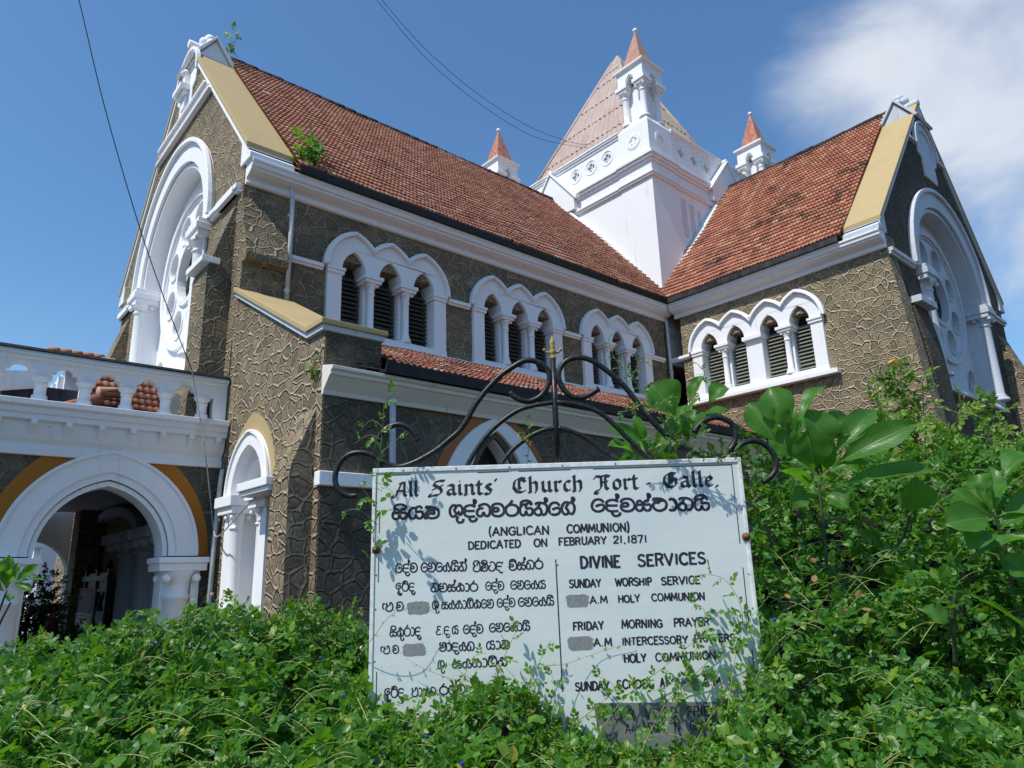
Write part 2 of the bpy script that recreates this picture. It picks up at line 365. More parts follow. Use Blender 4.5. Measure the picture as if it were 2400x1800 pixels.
def box_uv(me):
    nl = len(me.loops); lv = np.empty(nl, int); me.loops.foreach_get('vertex_index', lv)
    co = np.empty(len(me.vertices) * 3); me.vertices.foreach_get('co', co); co = co.reshape(-1, 3)
    nr = np.empty(len(me.polygons) * 3); me.polygons.foreach_get('normal', nr); nr = nr.reshape(-1, 3)
    tot = np.empty(len(me.polygons), int); me.polygons.foreach_get('loop_total', tot)
    n = np.repeat(nr, tot, 0); p = co[lv]; uv = np.empty((nl, 2))
    flat = np.abs(n[:, 2]) > 0.97
    h = np.stack([-n[:, 1], n[:, 0], np.zeros(nl)], 1); ln = np.linalg.norm(h, axis=1, keepdims=True); h = h / np.maximum(ln, 1e-6)
    v = np.cross(n, h); uv[:, 0] = (p * h).sum(1); uv[:, 1] = (p * v).sum(1)
    uv[flat] = p[flat][:, :2]; uv += 40.0
    l = me.uv_layers.new(name='UVMap'); l.data.foreach_set('uv', uv.ravel())
def thing(name, label, cat, loc=(0, 0, 0), group=None):
    o = bpy.data.objects.new(name, None); COL.objects.link(o); o.empty_display_size = 0.2
    o['label'] = label; o['category'] = cat
    if group: o['group'] = group
    return o
def tag(o, label, cat, group=None, kind=None):
    o['label'] = label; o['category'] = cat
    if group: o['group'] = group
    if kind: o['kind'] = kind
    return o
def parts_at(root):
    """put the Empty on the ground under its parts, keeping the parts where they are"""
    lo, hi = Vector((1e9,) * 3), Vector((-1e9,) * 3)
    for c in root.children_recursive:
        if c.type == 'MESH':
            for v in c.bound_box:
                for i in range(3): lo[i] = min(lo[i], v[i]); hi[i] = max(hi[i], v[i])
    p = Vector(((lo.x + hi.x) / 2, (lo.y + hi.y) / 2, lo.z)); root.location = p
    for c in root.children: c.matrix_parent_inverse = Matrix.Translation(-p)

def arch(c, w, spring, rise, n=10, k0=0.0):
    """points of a pointed (two-centred) arch from the left springing to the right one"""
    if rise <= w * 1.001:
        return [(c - w * math.cos(math.pi * i / (2 * n)), spring + rise * math.sin(math.pi * i / (2 * n))) for i in range(2 * n + 1)]
    R = (w * w + rise * rise) / (2 * w); th = math.asin(rise / R); L = []
    for i in range(n + 1):
        a = th * i / n; L.append((c - w + R - R * math.cos(a), spring + R * math.sin(a)))
    return L + [(2 * c - x, y) for x, y in reversed(L[:-1])]
def circ(c, r, n=24, a0=0.0): return [(c[0] + r * math.cos(a0 + 2 * math.pi * i / n), c[1] + r * math.sin(a0 + 2 * math.pi * i / n)) for i in range(n)]
def foil(c, r, k=4, lobe=0.55, n=7, a0=0.0):
    """a quatrefoil / trefoil outline"""
    L = []; d = r * (1 - lobe); q = r * lobe
    for i in range(k):
        a = a0 + 2 * math.pi * i / k; cx, cy = c[0] + d * math.cos(a), c[1] + d * math.sin(a)
        half = math.pi * 0.62 if k == 4 else math.pi * 0.66
        for j in range(n): b = a - half + 2 * half * j / (n - 1); L.append((cx + q * math.cos(b), cy + q * math.sin(b)))
    return L
def band(L, d):
    """closed outline of a strip of width d outside the open polyline L"""
    out = []
    for i, p in enumerate(L):
        a, b = L[max(i - 1, 0)], L[min(i + 1, len(L) - 1)]; t = Vector((b[0] - a[0], b[1] - a[1])).normalized()
        out.append((p[0] - t.y * d, p[1] + t.x * d))
    return list(L) + out[::-1]
def sweep(mb, fr, prof, n0, n1):
    """prism of the profile [(out, z)]: fr's u = out, v = up, n = along"""
    return mb.prism(fr, prof, n0, n1)

def tile_roof(name, mat, parent, O, U, S, L, H, row=0.245, wave=0.108, amp=0.024, lift=0.042, per=2):
    """clay tiles as real geometry: every course a wavy strip that oversails the one below"""
    O, U, S = (np.array(x, float) for x in (O, U, S)); U /= np.linalg.norm(U); S /= np.linalg.norm(S); N = np.cross(U, S)
    nt = int(round(L / (wave * per))); nr = int(round(H / row)); tw = L / nt; rh = H / nr; q = 4 * per + 1
    ph = np.linspace(0, 1, q); prof = amp * np.cos(ph * per * 2 * np.pi) + amp
    r = np.random.default_rng(len(name) + nt)
    I, J = np.meshgrid(np.arange(nr), np.arange(nt), indexing='ij'); I, J = I.ravel(), J.ravel(); K = len(I)
    dv = r.normal(0, 0.010, K) - (r.uniform(0, 1, K) < .012) * r.uniform(.03, .09, K); dn = r.uniform(0, 0.010, K); sk = r.normal(0, 0.006, K)
    u = J[:, None] * tw + ph[None] * tw
    lo = I[:, None] * rh + dv[:, None] + sk[:, None] * (ph[None] - .5) * 2; hi = (I[:, None] + 1) * rh + 0.03 + 0 * u
    nl = prof[None] + lift + dn[:, None]; nh = prof[None] * 0.8 - 0.006 + 0 * u; nb = nl * 0 + prof[None] * 0.15 - 0.012
    def P(u, v, n): n = n + .022 * np.sin(u * .83 + 1) * np.sin(v * 1.1) + .012 * np.sin(u * 2.3 + v * 1.9); return O + u[..., None] * U + v[..., None] * S + n[..., None] * N
    V = np.stack([P(u, lo, nb), P(u, lo, nl), P(u, hi, nh)], 1).reshape(-1, 3)
    a = np.arange(q - 1); base = np.arange(K)[:, None, None] * (3 * q)
    f1 = np.stack([a, a + 1, a + 1 + q, a + q], 1); F = np.concatenate([f1, f1 + q])
    F = (base + F[None]).reshape(-1, 4)
    me = bpy.data.meshes.new(name); nf = len(F)
    me.vertices.add(len(V)); me.vertices.foreach_set('co', V.ravel())
    me.loops.add(nf * 4); me.loops.foreach_set('vertex_index', F.ravel().astype(np.int32))
    me.polygons.add(nf); me.polygons.foreach_set('loop_start', np.arange(0, nf * 4, 4, dtype=np.int32))
    me.update(calc_edges=True)
    sm = np.tile(np.r_[np.zeros(q - 1, bool), np.ones(q - 1, bool)], K); me.polygons.foreach_set('use_smooth', sm)
    uvt = np.repeat(np.stack([J + .5, I + .5], 1), (q - 1) * 2 * 4, 0)
    l = me.uv_layers.new(name='UVMap'); l.data.foreach_set('uv', uvt.astype(float).ravel())
    me.materials.append(mat); o = bpy.data.objects.new(name, me); COL.objects.link(o); o.parent = parent
    return o

# ---------------------------------------------------------------- ground
GZ = -0.3
mb = MB(); g = 40
xs = [-400, -60, -20, 0, 10, 20, 40, 100, 500]
vs = [(x, y, GZ) for x in xs for y in xs]; n = len(xs)
mb.add(vs, [(i * n + j, (i + 1) * n + j, (i + 1) * n + j + 1, i * n + j + 1) for i in range(n - 1) for j in range(n - 1)])
ground = mb.build('ground', M['soil']); ground['kind'] = 'structure'

# ---------------------------------------------------------------- the church
XW, XN, YN, YC, XC = 4.436, 18.19, 13.0, 17.8, 22.95      # west gable plane, transept wall, nave wall, nave axis, transept axis
YF, XF, YT = 2 * YC - YN, 2 * XC - XN, 6.1                 # far nave wall, far transept wall, transept gable plane
church = thing('church', 'brown rubble stone church with white arched windows, red tiled roofs and white tower', 'church')
FN = Fr((0, YN, 0), (1, 0, 0), Z)          # nave side, u = x, n = -y
FT = Fr((XN, 0, 0), (0, -1, 0), Z)         # transept side, u = -y, n = -x
FW = Fr((XW, 0, 0), (0, -1, 0), Z)         # west front, u = -y, n = -x
FS = Fr((0, YT, 0), (1, 0, 0), Z)          # transept gable, u = x, n = -y
def rect(u0, u1, v0, v1): return [(u0, v0), (u1, v0), (u1, v1), (u0, v1)]

def mould_cols(mb, fr, cu, cn, v0, v1, r, cap=True, abac=None):
    """a column with moulded base, neck ring and flared capital"""
    h = v1 - v0
    p = [(r * 1.75, v0), (r * 1.75, v0 + .05), (r * 1.55, v0 + .07), (r * 1.6, v0 + .10), (r * 1.2, v0 + .13), (r * 1.3, v0 + .17), (r, v0 + .20),
         (r * 0.98, v1 - .27), (r * 1.22, v1 - .25), (r * 1.22, v1 - .22), (r * 0.98, v1 - .20), (r * 1.1, v1 - .12), (r * 1.5, v1 - .04), (r * 1.75, v1)]
    mb.lathe(fr, cu, cn, p, 16)
    if cap:                                     # little volutes under the abacus corners
        for a in (-1, 1):
            for b in (-1, 1): mb.ball(fr(cu + a * r * 1.35, v1 - .06, cn + b * r * 1.35), r * 0.42, 8, 6)

def arcade(fr, u0, opens, W, vb, vs, mull, jamb, mat, pier=(), lou='louver', sill_out=0.10, base_v=None):
    """a row of round-pointed openings in a white surround, with columns between and louvres inside; opens = centres"""
    hw, rise = 0.285, 0.46; how, hrise = 0.63, 0.84
    # upper plate: hood outline above, arches below
    top = []
    hoods = [arch(c, how, vs, hrise, 12) for c in opens]
    for i, h in enumerate(hoods):
        lo = (opens[i - 1] + opens[i]) / 2 if i else -1e9; hi_ = (opens[i] + opens[i + 1]) / 2 if i + 1 < len(hoods) else 1e9
        pts = [p for p in h if lo < p[0] < hi_]
        if i:
            x = lo; R = (how * how + hrise * hrise) / (2 * how); c = opens[i]; d = x - (c - how + R)
            pts = [(x, vs + math.sqrt(max(0, R * R - d * d)))] + pts
        top += pts
    low = []
    for c in opens: low += arch(c, hw, vs, rise, 9)
    e0, e1 = top[0][0], top[-1][0]
    poly = [(e0, vs)] + [p for p in low] + [(e1, vs)] + [p for p in reversed(top[1:-1])]
    fr2 = Fr(fr(u0, 0, 0), fr.U, fr.V)
    mb = MB(); mb.prism(fr2, poly, -.45, .09)
    mb.box(fr2, e0, jamb, vb, vs - .0, -.45, .09); mb.box(fr2, W - jamb, e1, vb, vs - .0, -.45, .09)
    for a, b in zip(opens[:-1], opens[1:]):
        w = mull if (b - a) < 1.0 else None
        if w is None: mb.box(fr2, a + hw, b - hw, vb + .06, vs, -.45, .05)
        else: mb.box(fr2, (a + b) / 2 - .125, (a + b) / 2 + .125, vb + .06, vs - .14, -.45, -.10)
    win = mb.build('window', M[mat], church, bevel=.012)
    mb = MB(); mb.prism(fr2, band(top, .10), .02, .15); mb.prism(fr2, band([(p[0], p[1]) for p in top], .045), .15, .185)
    mb.build('hood_mould', M[mat], win, bevel=.01)
    for a, b in zip(opens[:-1], opens[1:]):
        c = (a + b) / 2; mb = MB()
        if (b - a) < 1.0:
            mould_cols(mb, fr2, c, .0, vb + .06, vs - .16, .078)
            mb.box(fr2, c - .20, c + .20, vs - .16, vs - .09, -.44, .15); mb.box(fr2, c - .235, c + .235, vs - .09, vs - .004, -.44, .185)
            mb.build('column', M[mat], win, bevel=.008)
        else:
            mb.box(fr2, c - (b - a) / 2 + hw - .05, c + (b - a) / 2 - hw + .05, vs - .13, vs - .003, -.44, .16); mb.build('pier_cap', M[mat], win, bevel=.01)
    for a, b in ((e0, jamb), (W - jamb, e1)):
        mb = MB(); mb.box(fr2, a - .01, b + .045, vs - .15, vs - .07, -.3, .125) if a == e0 else mb.box(fr2, a - .045, b + .01, vs - .15, vs - .07, -.3, .125)
        mb.box(fr2, a - .015, b + .06, vs - .07, vs - .002, -.3, .15) if a == e0 else mb.box(fr2, a - .06, b + .015, vs - .07, vs - .002, -.3, .15)
        mb.build('impost', M[mat], win, bevel=.008)
    mb = MB(); mb.box(fr2, e0 - (.25 if sill_out > .1 else .02), e1 + (.25 if sill_out > .1 else .02), vb - .22, vb - .10, -.1, .05 + sill_out)
    mb.box(fr2, e0 - .01, e1 + .01, vb - .10, vb + .055, -.45, .10)
    mb.build('sill', M[mat], win, bevel=.012)
    for c in opens:
        mb = MB(); k = int((vs - vb - .05) / .105)
        for i in range(k):
            v = vb + .07 + i * .105
            mb.add([fr2(c - hw - .01, v + .0, -.21), fr2(c + hw + .01, v + .0, -.21), fr2(c + hw + .01, v + .115, -.335), fr2(c - hw - .01, v + .115, -.335),
                    fr2(c - hw - .01, v - .014, -.225), fr2(c + hw + .01, v - .014, -.225), fr2(c + hw + .01, v + .10, -.35), fr2(c - hw - .01, v + .10, -.35)],
                   [(0, 1, 2, 3), (7, 6, 5, 4), (0, 4, 5, 1), (2, 6, 7, 3)])
        mb.build('louver', M[lou], win)
    mb = MB(); mb.box(fr2, .2, W - .2, vb, vs + rise + .1, -.52, -.43); mb.build('backing', M['dark'], win)
    return win

# nave side wall, west gable, transept wall and gable: solid stone with real openings
NW = [(6.22 + 3.915 * i) for i in range(3)]
mb = MB(); holes = [rect(u + .12, u + 3.08, 6.55, 8.30) for u in NW]
mb.prism(FN, rect(XW + .62, XN - .003, 5.2, 9.75), -.6, 0, holes)
mb.prism(FN, rect(XW + .62, XN - .003, GZ, 5.2), -.6, 0)
mb.build('nave_wall', M['stone_big'], church)
for u in NW: arcade(FN, u, (.69, 1.60, 2.51), 3.2, 6.64, 8.06, .25, .40, 'white', lou='louver_shaded')
mb = MB()
segs = [(5.42, NW[0] - .02)] + [(NW[i] + 3.22, NW[i + 1] - .02) for i in range(2)] + [(NW[2] + 3.22, XN - .3)]
for a, b in segs: mb = MB(); mb.box(FN, a, b, 7.97, 8.06, 0, .10); mb.box(FN, a, b, 7.92, 7.97, 0, .06); mb.build('string_course', M['white'], church, bevel=.01)
mb = MB(); mb.box(FN, 5.2, XN - .01, 6.42, 6.56, .001, .16, top=(0, 0)); mb.build('roof_flashing', M['white'], church, bevel=.03)
# transept side wall with a battered outer end
tp = [(-YN + .55, GZ), (-5.15, GZ), (-5.72, 5.5), (-YT + .02, 9.1), (-YT + .02, 9.75), (-YN + .55, 9.75)]
TW = -12.14
mb = MB(); mb.prism(FT, tp, -.6, 0, [rect(TW + .12, TW + 4.15, 6.55, 8.30)]); mb.build('transept_wall', M['stone'], church)
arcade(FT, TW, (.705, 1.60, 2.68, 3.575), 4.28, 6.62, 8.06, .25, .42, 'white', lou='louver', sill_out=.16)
mb = MB(); mb.box(FT, -12.85, TW - .02, 7.97, 8.06, 0, .10); mb.box(FT, -12.85, TW - .02, 7.92, 7.97, 0, .06); mb.build('string_course', M['white'], church, bevel=.01)

CORN = [(0, 9.33), (.06, 9.33), (.09, 9.36), (.07, 9.41), (.07, 9.46), (.20, 9.50), (.30, 9.56), (.30, 9.60), (.35, 9.62), (.36, 9.70), (.39, 9.72), (.39, 9.77), (0, 9.77)]
def cornice(fr_out, n0, n1, mat, gm, extra=0, gend=None):
    mb = MB(); sweep(mb, fr_out, CORN, n0, n1); mb.build('cornice', M[mat], church, bevel=.006)
    mb = MB(); mb.prism(fr_out, [(.20, 9.772), (.47, 9.772), (.49, 9.915), (.465, 9.915), (.44, 9.80), (.20, 9.81)], n0 + extra, gend if gend is not None else n1); mb.build('gutter', M[gm], church)
cornice(Fr((0, YN, 0), (0, -1, 0), Z), -(XN - .01), -(XW + .02), 'trim', 'gutter', 0, -5.40)           # n = -x
cornice(Fr((XN, 0, 0), (-1, 0, 0), Z), YT - .03, YN - .392, 'trim', 'gutter_grey', 1.0)       # n = +y

def tiled_pitch(nm, mat, O, U, S, L, H, **k): return tile_roof(nm, M[mat], church, O, U, S, L, H, **k)
SL = math.hypot(YC - (YN - .42), 15.88 - 9.93)
tiled_pitch('nave_roof', 'tile', (XW + .9, YN - .42, 9.93), (1, 0, 0), (0, YC - YN + .42, 5.95), XN - XW - .75, SL)
mb = MB(); mb.add([(XW + .9, YN - .3, 9.9), (XN + .2, YN - .3, 9.9), (XN + .2, YC, 15.78), (XW + .9, YC, 15.78), (XN + .2, YF + .4, 9.9), (XW + .9, YF + .4, 9.9)], [(0, 1, 2, 3), (3, 2, 4, 5)])
mb.build('roof_deck', M['terracotta'], church)
mb = MB(); random.seed(3); x = XW + 1.0
while x < XN + .1:
    L = random.uniform(.36, .42); z = 15.88 + random.uniform(-.012, .012)
    mb.tube([(x, YC, z), (x + L, YC, z + .008), (x + L + .02, YC, z + .03)], .115, 8); x += L
mb.build('ridge_cap', M['ridge'], church)
TL = YN - (YT + .85)
tile = tiled_pitch('transept_roof', 'tile_dark', (XN - .42, YN + .3, 9.93), (0, -1, 0), (XC - XN + .42, 0, 5.95), TL + .3, math.hypot(XC - XN + .42, 5.95))
mb = MB(); mb.add([(XN - .3, YN + .2, 9.9), (XN - .3, YT + .85, 9.9), (XC, YT + .85, 15.78), (XC, YN + .2, 15.78), (XF + .4, YT + .85, 9.9), (XF + .4, YN + .2, 9.9)], [(0, 1, 2, 3), (3, 2, 4, 5)])
mb.build('roof_deck', M['terracotta'], church)
mb = MB(); y = YN
while y > YT + .85:
    L = random.uniform(.36, .42); z = 15.88 + random.uniform(-.012, .012)
    mb.tube([(XC, y, z), (XC, y - L, z + .008), (XC, y - L - .02, z + .03)], .115, 8); y -= L
mb.build('ridge_cap', M['ridge'], church)

# ---- gable fronts with the big round arch and wheel window
def gable(fr, c, half, name, mat, old, finial_sprig=False):
    """fr: u along the face, n outward; c: u of the axis; half: half width of the gable wall"""
    zs, R, jw = 9.38, 2.55, 2.30
    wh = old
    h2 = half - .008
    outl = [(c - h2, GZ), (c + h2, GZ), (c + h2, 10.25), (c, 10.25 + half * 1.128), (c - h2, 10.25)]
    hole = [(c - jw, 6.15), (c + jw, 6.15), (c + jw, zs)] + list(reversed(arch(c, R - .02, zs, R - .02, 14))) + [(c - jw, zs)]
    ne = .86
    mb = MB(); mb.prism(fr, outl, -.62, 0, [hole]); g = mb.build('gable_wall', mat, church)
    # coping: two sloping slabs over the wall, and their kneeler blocks
    for s in (-1, 1):
        k = 1.128; n = math.hypot(1, k); e = half + .25
        def cp(d0, d1): return [(c + s * e, 10.25 + .03 - .25 * k + d0 * n), (c + s * e, 10.25 + .03 - .25 * k + d1 * n), (c, 10.25 + .03 + half * k + d1 * n), (c, 10.25 + .03 + half * k + d0 * n)]
        mb = MB(); mb.prism(fr, cp(.03, .115), -.92, .09); co = mb.build('coping', M['ochre'], church, bevel=.012)
        mb = MB(); mb.prism(fr, cp(-.075, .03), -.87, .055); mb.build('coping_bed', M[wh], co)
        mb = MB(); mb.prism(fr, [(c + s * (half - .15), 9.773), (c + s * (half + .36), 9.773), (c + s * (half + .36), 9.90), (c + s * (half + .25), 9.98), (c + s * (half + .25), 10.03), (c + s * (half - .15), 10.42)], -.89, .045)
        mb.build('kneeler', M[wh], church, bevel=.01)
    # saddle stone with a gablet on each slope, roll and trefoil knob
    top = 10.25 + .05 + half * 1.128; mb = MB()
    mb.tube([fr(c, top + .12, .12), fr(c, top + .12, -.95)], .12, 10)
    mb.prism(Fr(fr(c, 0, -.42), fr.U, fr.V), [(-.62, top - .58), (0, top + .12), (.62, top - .58)], -.50, .50)
    for s in (-1, 1):
        f2 = Fr(fr(c + s * .1, top - .30, -.42), -fr.N * s if s > 0 else fr.N, fr.V)   # looks out along the slope
        f2 = Fr(fr(c, top - .52, -.42), fr.N * (-s), fr.V)
        mb.prism(f2, [(-.50, -.12), (.50, -.12), (0, .62)], .0, .58); mb.prism(f2, band([(-.55, -.14), (0, .66), (.55, -.14)], .09), .0, .66)
    fin = mb.build('saddle_stone', M[wh], church, bevel=.012)
    mb = MB()
    for a, b in ((0, .30), (-.13, .14), (.13, .14)): mb.ball(fr(c + a * 0, top + .22 + b, -.42) + fr.N * a, .15, 12, 8)
    for s in (-1, 1): mb.ball(fr(c + s * .16, top + .30, -.42), .13, 10, 7)
    mb.box(fr, c - .12, c + .12, top, top + .3, -.55, -.3); mb.build('knob', M[wh], fin)
    # niche near the top
    nz = 13.0 if old == 'white_old' else 13.55
    w = .80
    mb = MB(); nar = arch(c, w, nz + 1.15, .80, 9)
    mb.prism(fr, band(nar, .0001)[:len(nar)] + [(c + .50, nz), (c - .50, nz)][:2], .0, .07) if False else None
    ring = [(c - w, nz + 1.15)] + nar[1:-1] + [(c + w, nz + 1.15), (c + w - .06, nz + .72), (c + .52, nz + .62), (c + .52, nz), (c - .52, nz), (c - .52, nz + .62), (c - w + .06, nz + .72)]
    inn = [(c - w + .2, nz + 1.1)] + arch(c, w - .2, nz + 1.15, .56, 8)[1:-1] + [(c + w - .2, nz + 1.1), (c + w - .22, nz + .82), (c - w + .22, nz + .82)]
    mb.prism(fr, ring, .002, .05, [inn]); mb.prism(fr, band([(c - w, nz + 1.0)] + nar + [(c + w, nz + 1.0)], .09), .002, .11)
    nic = mb.build('niche', M[wh], church, bevel=.008)
    mb = MB(); mb.prism(fr, ring, .0006, .016); mb.build('niche_back', M[wh], nic)
    if old == 'white':
        mb = MB(); mb.box(fr, c - .34, c + .34, nz + .66, nz + .80, .02, .30); mb.box(fr, c - .26, c + .26, nz + .54, nz + .66, .02, .2); mb.prism(fr, [(c - .14, nz + .2), (c + .14, nz + .2), (c + .22, nz + .54), (c - .22, nz + .54)], .02, .12)
        mb.box(fr, c - .12, c + .12, nz + .80, nz + 1.25, .02, .14); mb.lathe(fr, c, .1, [(.10, nz + 1.25), (.14, nz + 1.32), (.06, nz + 1.42)], 8);mb.build('bell_shelf', M[wh], nic)
    # horizontal bands
    mb = MB()
    def bw(z): return half - (z - 10.25) / 1.128
    if old == 'white_old':
        for a, b in ((c - bw(14.0) + .02, c - w - .02), (c + w + .02, c + bw(14.0) - .02)): mb.box(fr, a, b, 13.93, 14.03, .0, .10)
    else:
        for z0, z1, o in ((13.42, 13.50, .16), (13.34, 13.42, .10), (13.12, 13.20, .12), (13.20, 13.34, .035)):
            mb.prism(fr, [(c - bw(z0) + .02, z0), (c + bw(z0) - .02, z0), (c + bw(z1) - .02, z1), (c - bw(z1) + .02, z1)], .001, o)
    mb.build('gable_band', M[wh], church, bevel=.01)
    # big arch surround
    ao, ai = arch(c, R + .52, zs, R + .52, 16), arch(c, R, zs, R, 16)
    mb = MB(); mb.prism(fr, ao + ai[::-1], -.12, .08)
    mb.prism(fr, arch(c, R + .06, zs, R + .06, 16) + arch(c, R - .13, zs, R - .13, 16)[::-1], -.6, -.0) 
    for s in (-1, 1): 
        u0, u1 = sorted((c + s * (jw - .013), c + s * (R + .2))); mb.box(fr, u0, u1, 6.15, zs - .32, -.6, .05)
    arc = mb.build('great_arch', M[wh], church)
    mb = MB(); mb.prism(fr, band(arch(c, R + .46, zs, R + .46, 18), .11), .07, .17); mb.build('hood_mould', M[wh], arc, bevel=.01)
    for s in (-1, 1):
        mb = MB(); cu = c + s * (jw + .12); mould_cols(mb, fr, cu, .02, 6.3, zs - .42, .155)
        a, b = sorted((c + s * (jw - .16), c + s * (R + .30))); mb.box(fr, a, b, zs - .42, zs - .28, -.5, .24); mb.box(fr, a - .03, b + .03, zs - .28, zs - .12, -.5, .29); mb.box(fr, a, b, zs - .12, zs - .002, -.5, .25)
        mb.build('jamb_column', M[wh], arc, bevel=.01)
    mb = MB(); mb.prism(Fr(fr(c, 0, 0), -fr.N, fr.V), [(-.13, 5.95), (-.13, 6.02), (.02, 6.2), (.5, 6.2), (.5, 5.95)], -jw - .45, jw + .45) if True else None
    mb.build('sill', M[wh], arc, bevel=.01)
    # wheel window: plate with a big eye, eight foils, corner roundels
    cz = 9.05; plate = [(c - jw + .016, 6.2), (c + jw - .016, 6.2), (c + jw - .016, zs)] + list(reversed(arch(c, R - .1, zs, R - .1, 14))) + [(c - jw + .02, zs)]
    eye = circ((c, cz + .25), .80, 30); hs = [eye]
    for i in range(8): a = math.pi / 8 + i * math.pi / 4; hs.append(circ((c + 1.42 * math.cos(a), cz + .25 + 1.42 * math.sin(a)), .36, 18))
    for s in (-1, 1): hs.append(circ((c + s * 1.75, 6.95), .33, 18))
    mb = MB(); mb.prism(fr, plate, -.62, -.46, hs); wwin = mb.build('wheel_window', M[wh], church, bevel=.012)
    mb = MB()
    for r0, r1, n1 in ((1.93, 2.10, -.36), (1.86, 1.93, -.42), (.80, .93, -.40)):
        mb.prism(fr, circ((c, cz + .25), r1, 48), -.5, n1, [circ((c, cz + .25), r0, 48)])
    for h in hs[1:]:
        cx, cy = sum(p[0] for p in h) / len(h), sum(p[1] for p in h) / len(h); r = math.hypot(h[0][0] - cx, h[0][1] - cy)
        mb.prism(fr, circ((cx, cy), r + .055, 20), -.5, -.425, [circ((cx, cy), r, 20)])
    mb.build('tracery', M[wh], wwin, bevel=.008)
    mb = MB(); mb.prism(fr, plate, -.80, -.70, [circ((c, cz + .25), .9, 24)]); mb.build('blind_backing', M[wh], wwin)
    mb = MB(); mb.prism(fr, circ((c, cz + .25), 1.0, 30), -.84, -.815); mb.build('glass', M['dark'], wwin)
    mb = MB()
    for i in range(-3, 4):
        mb.tube([fr(c + i * .24, cz + .25 - .86, -.66), fr(c + i * .24, cz + .25 + .86, -.66)], .012, 5); mb.tube([fr(c - .86, cz + .25 + i * .24, -.65), fr(c + .86, cz + .25 + i * .24, -.65)], .012, 5)
    mb.build('leading', M['gutter_grey'], wwin)
    # impost strings on either side of the arch
    for s in (-1, 1):
        mb = MB()
        for z0, z1, o in ((9.26, 9.37, .13), (9.19, 9.26, .08)):
            a, b = sorted((c + s * (R + .56), c + s * (half - .08))); mb.box(fr, a, b, z0, z1, 0, o)
        mb.build('string_course', M[wh], church, bevel=.01)
    return g
gable(FW, -YC, YC - YN, 'west', M['stone_big'], 'white')
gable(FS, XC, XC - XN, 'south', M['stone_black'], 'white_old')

# buttresses
def buttress(fr, u0, u1, prof, mat='stone_big', nm='buttress'):
    """prof: [(n, z)] profile in the plane of n and up"""
    f = Fr(fr(u0, 0, 0), fr.N, fr.V)           # u = n outward, v = up, normal = along
    mb = MB(); L = u1 - u0; d = f.N.dot(fr.U)
    mb.prism(f, prof, 0, L) if d > 0 else mb.prism(f, prof, -L, 0)
    return mb.build(nm, M[mat], church)
bp = [(-.05, GZ), (.62, GZ), (.62, 4.9), (.47, 5.5), (.47, 7.45), (.44, 7.58), (-.05, 9.22)]
bn = buttress(FW, -14.15, -13.28, bp); bf = buttress(FW, -(YF - .28), -(YF - 1.15), bp)
for b, (u0, u1) in ((bn, (-14.2, -13.23)), (bf, (-(YF - .23), -(YF - 1.2)))):
    for q in ((7.60, 7.72, .25, .60), (9.19, 9.36, .001, .15)): mb = MB(); mb.box(FW, u0, u1, *q); mb.build('buttress_string', M['white'], b, bevel=.01)
b2 = [(-.05, 6.0), (.22, 6.0), (.22, 7.55), (.40, 7.58), (.42, 7.72), (-.05, 9.2)]
buttress(FN, XW + .004, 5.28, b2)
bs = [(-.05, GZ), (1.0, GZ), (.75, 5.0), (.62, 6.6), (.5, 7.2), (-.05, 8.9)]
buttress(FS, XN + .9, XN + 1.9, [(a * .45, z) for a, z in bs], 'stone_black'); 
mb = MB(); mb.box(FS, XN + .86, XN + 1.94, 8.02, 8.2, .0, .33); mb.build('buttress_string', M['white_old'], church, bevel=.01)
buttress(FS, XF - .95, XF - .05, bs, 'stone'); buttress(Fr((XF, 0, 0), (0, 1, 0), Z), YT + .05, YT + .9, bs, 'stone')
buttress(Fr((0, YF, 0), (-1, 0, 0), Z), -XW - .9, -XW - .02, [(-.05, GZ), (1.1, GZ), (.9, 5.4), (.55, 6.4), (.35, 7.3), (-.05, 9.0)])
# the unseen far walls close the shell
mb = MB(); mb.box(WORLD, XW + .6, XN, YF - .5, YF, GZ, 9.9); mb.box(WORLD, XN, XF, YC + 4, YC + 4.5, GZ, 9.9); mb.box(WORLD, XF - .5, XF, YT + .6, YC + 4, GZ, 9.9); mb.build('far_wall', M['stone_big'], church)

# ---- aisle: west wall with sloping coping, side wall, lean-to roof
YA, XA = 9.15, XW + .012
aw = [(-12.98, GZ), (-YA, GZ), (-YA, 5.14), (-9.62, 5.14), (-12.98, 6.93)]
bw_ = (-12.59, -10.84); bc = -11.66
bhole = [(bc - .74, .55), (bc + .74, .55), (bc + .74, 3.02)] + list(reversed(arch(bc, .74, 3.02, .90, 9)))[1:]
FA = Fr((XA, 0, 0), (0, -1, 0), Z)
mb = MB(); mb.prism(FA, aw, -.95, 0, [bhole]); mb.build('aisle_end_wall', M['stone_big'], church)
cs = [(-12.86, 6.95), (-9.62, 5.215), (-9.06, 5.215), (-9.06, 5.30), (-9.60, 5.30), (-12.86, 7.045)]
mb = MB(); mb.prism(FA, cs, -1.02, .10); cp = mb.build('aisle_coping', M['ochre'], church, bevel=.012)
mb = MB(); mb.prism(FA, [(-12.86, 6.86), (-9.64, 5.13), (-9.10, 5.13), (-9.10, 5.215), (-9.62, 5.215), (-12.86, 6.95)], -.98, .06); mb.build('coping_bed', M['white_old'], cp, bevel=.01)
buttress(FA, -9.92, -9.32, [(-.05, GZ), (.36, GZ), (.36, 3.0), (.34, 3.16), (-.05, 4.12)])
mb = MB(); mb.box(FA, -10.98, -9.86, 2.93, 3.06, .0, .46); mb.box(FA, -10.98, -9.88, 2.86, 2.93, 0, .42); mb.build('string_course', M['white'], church, bevel=.012)
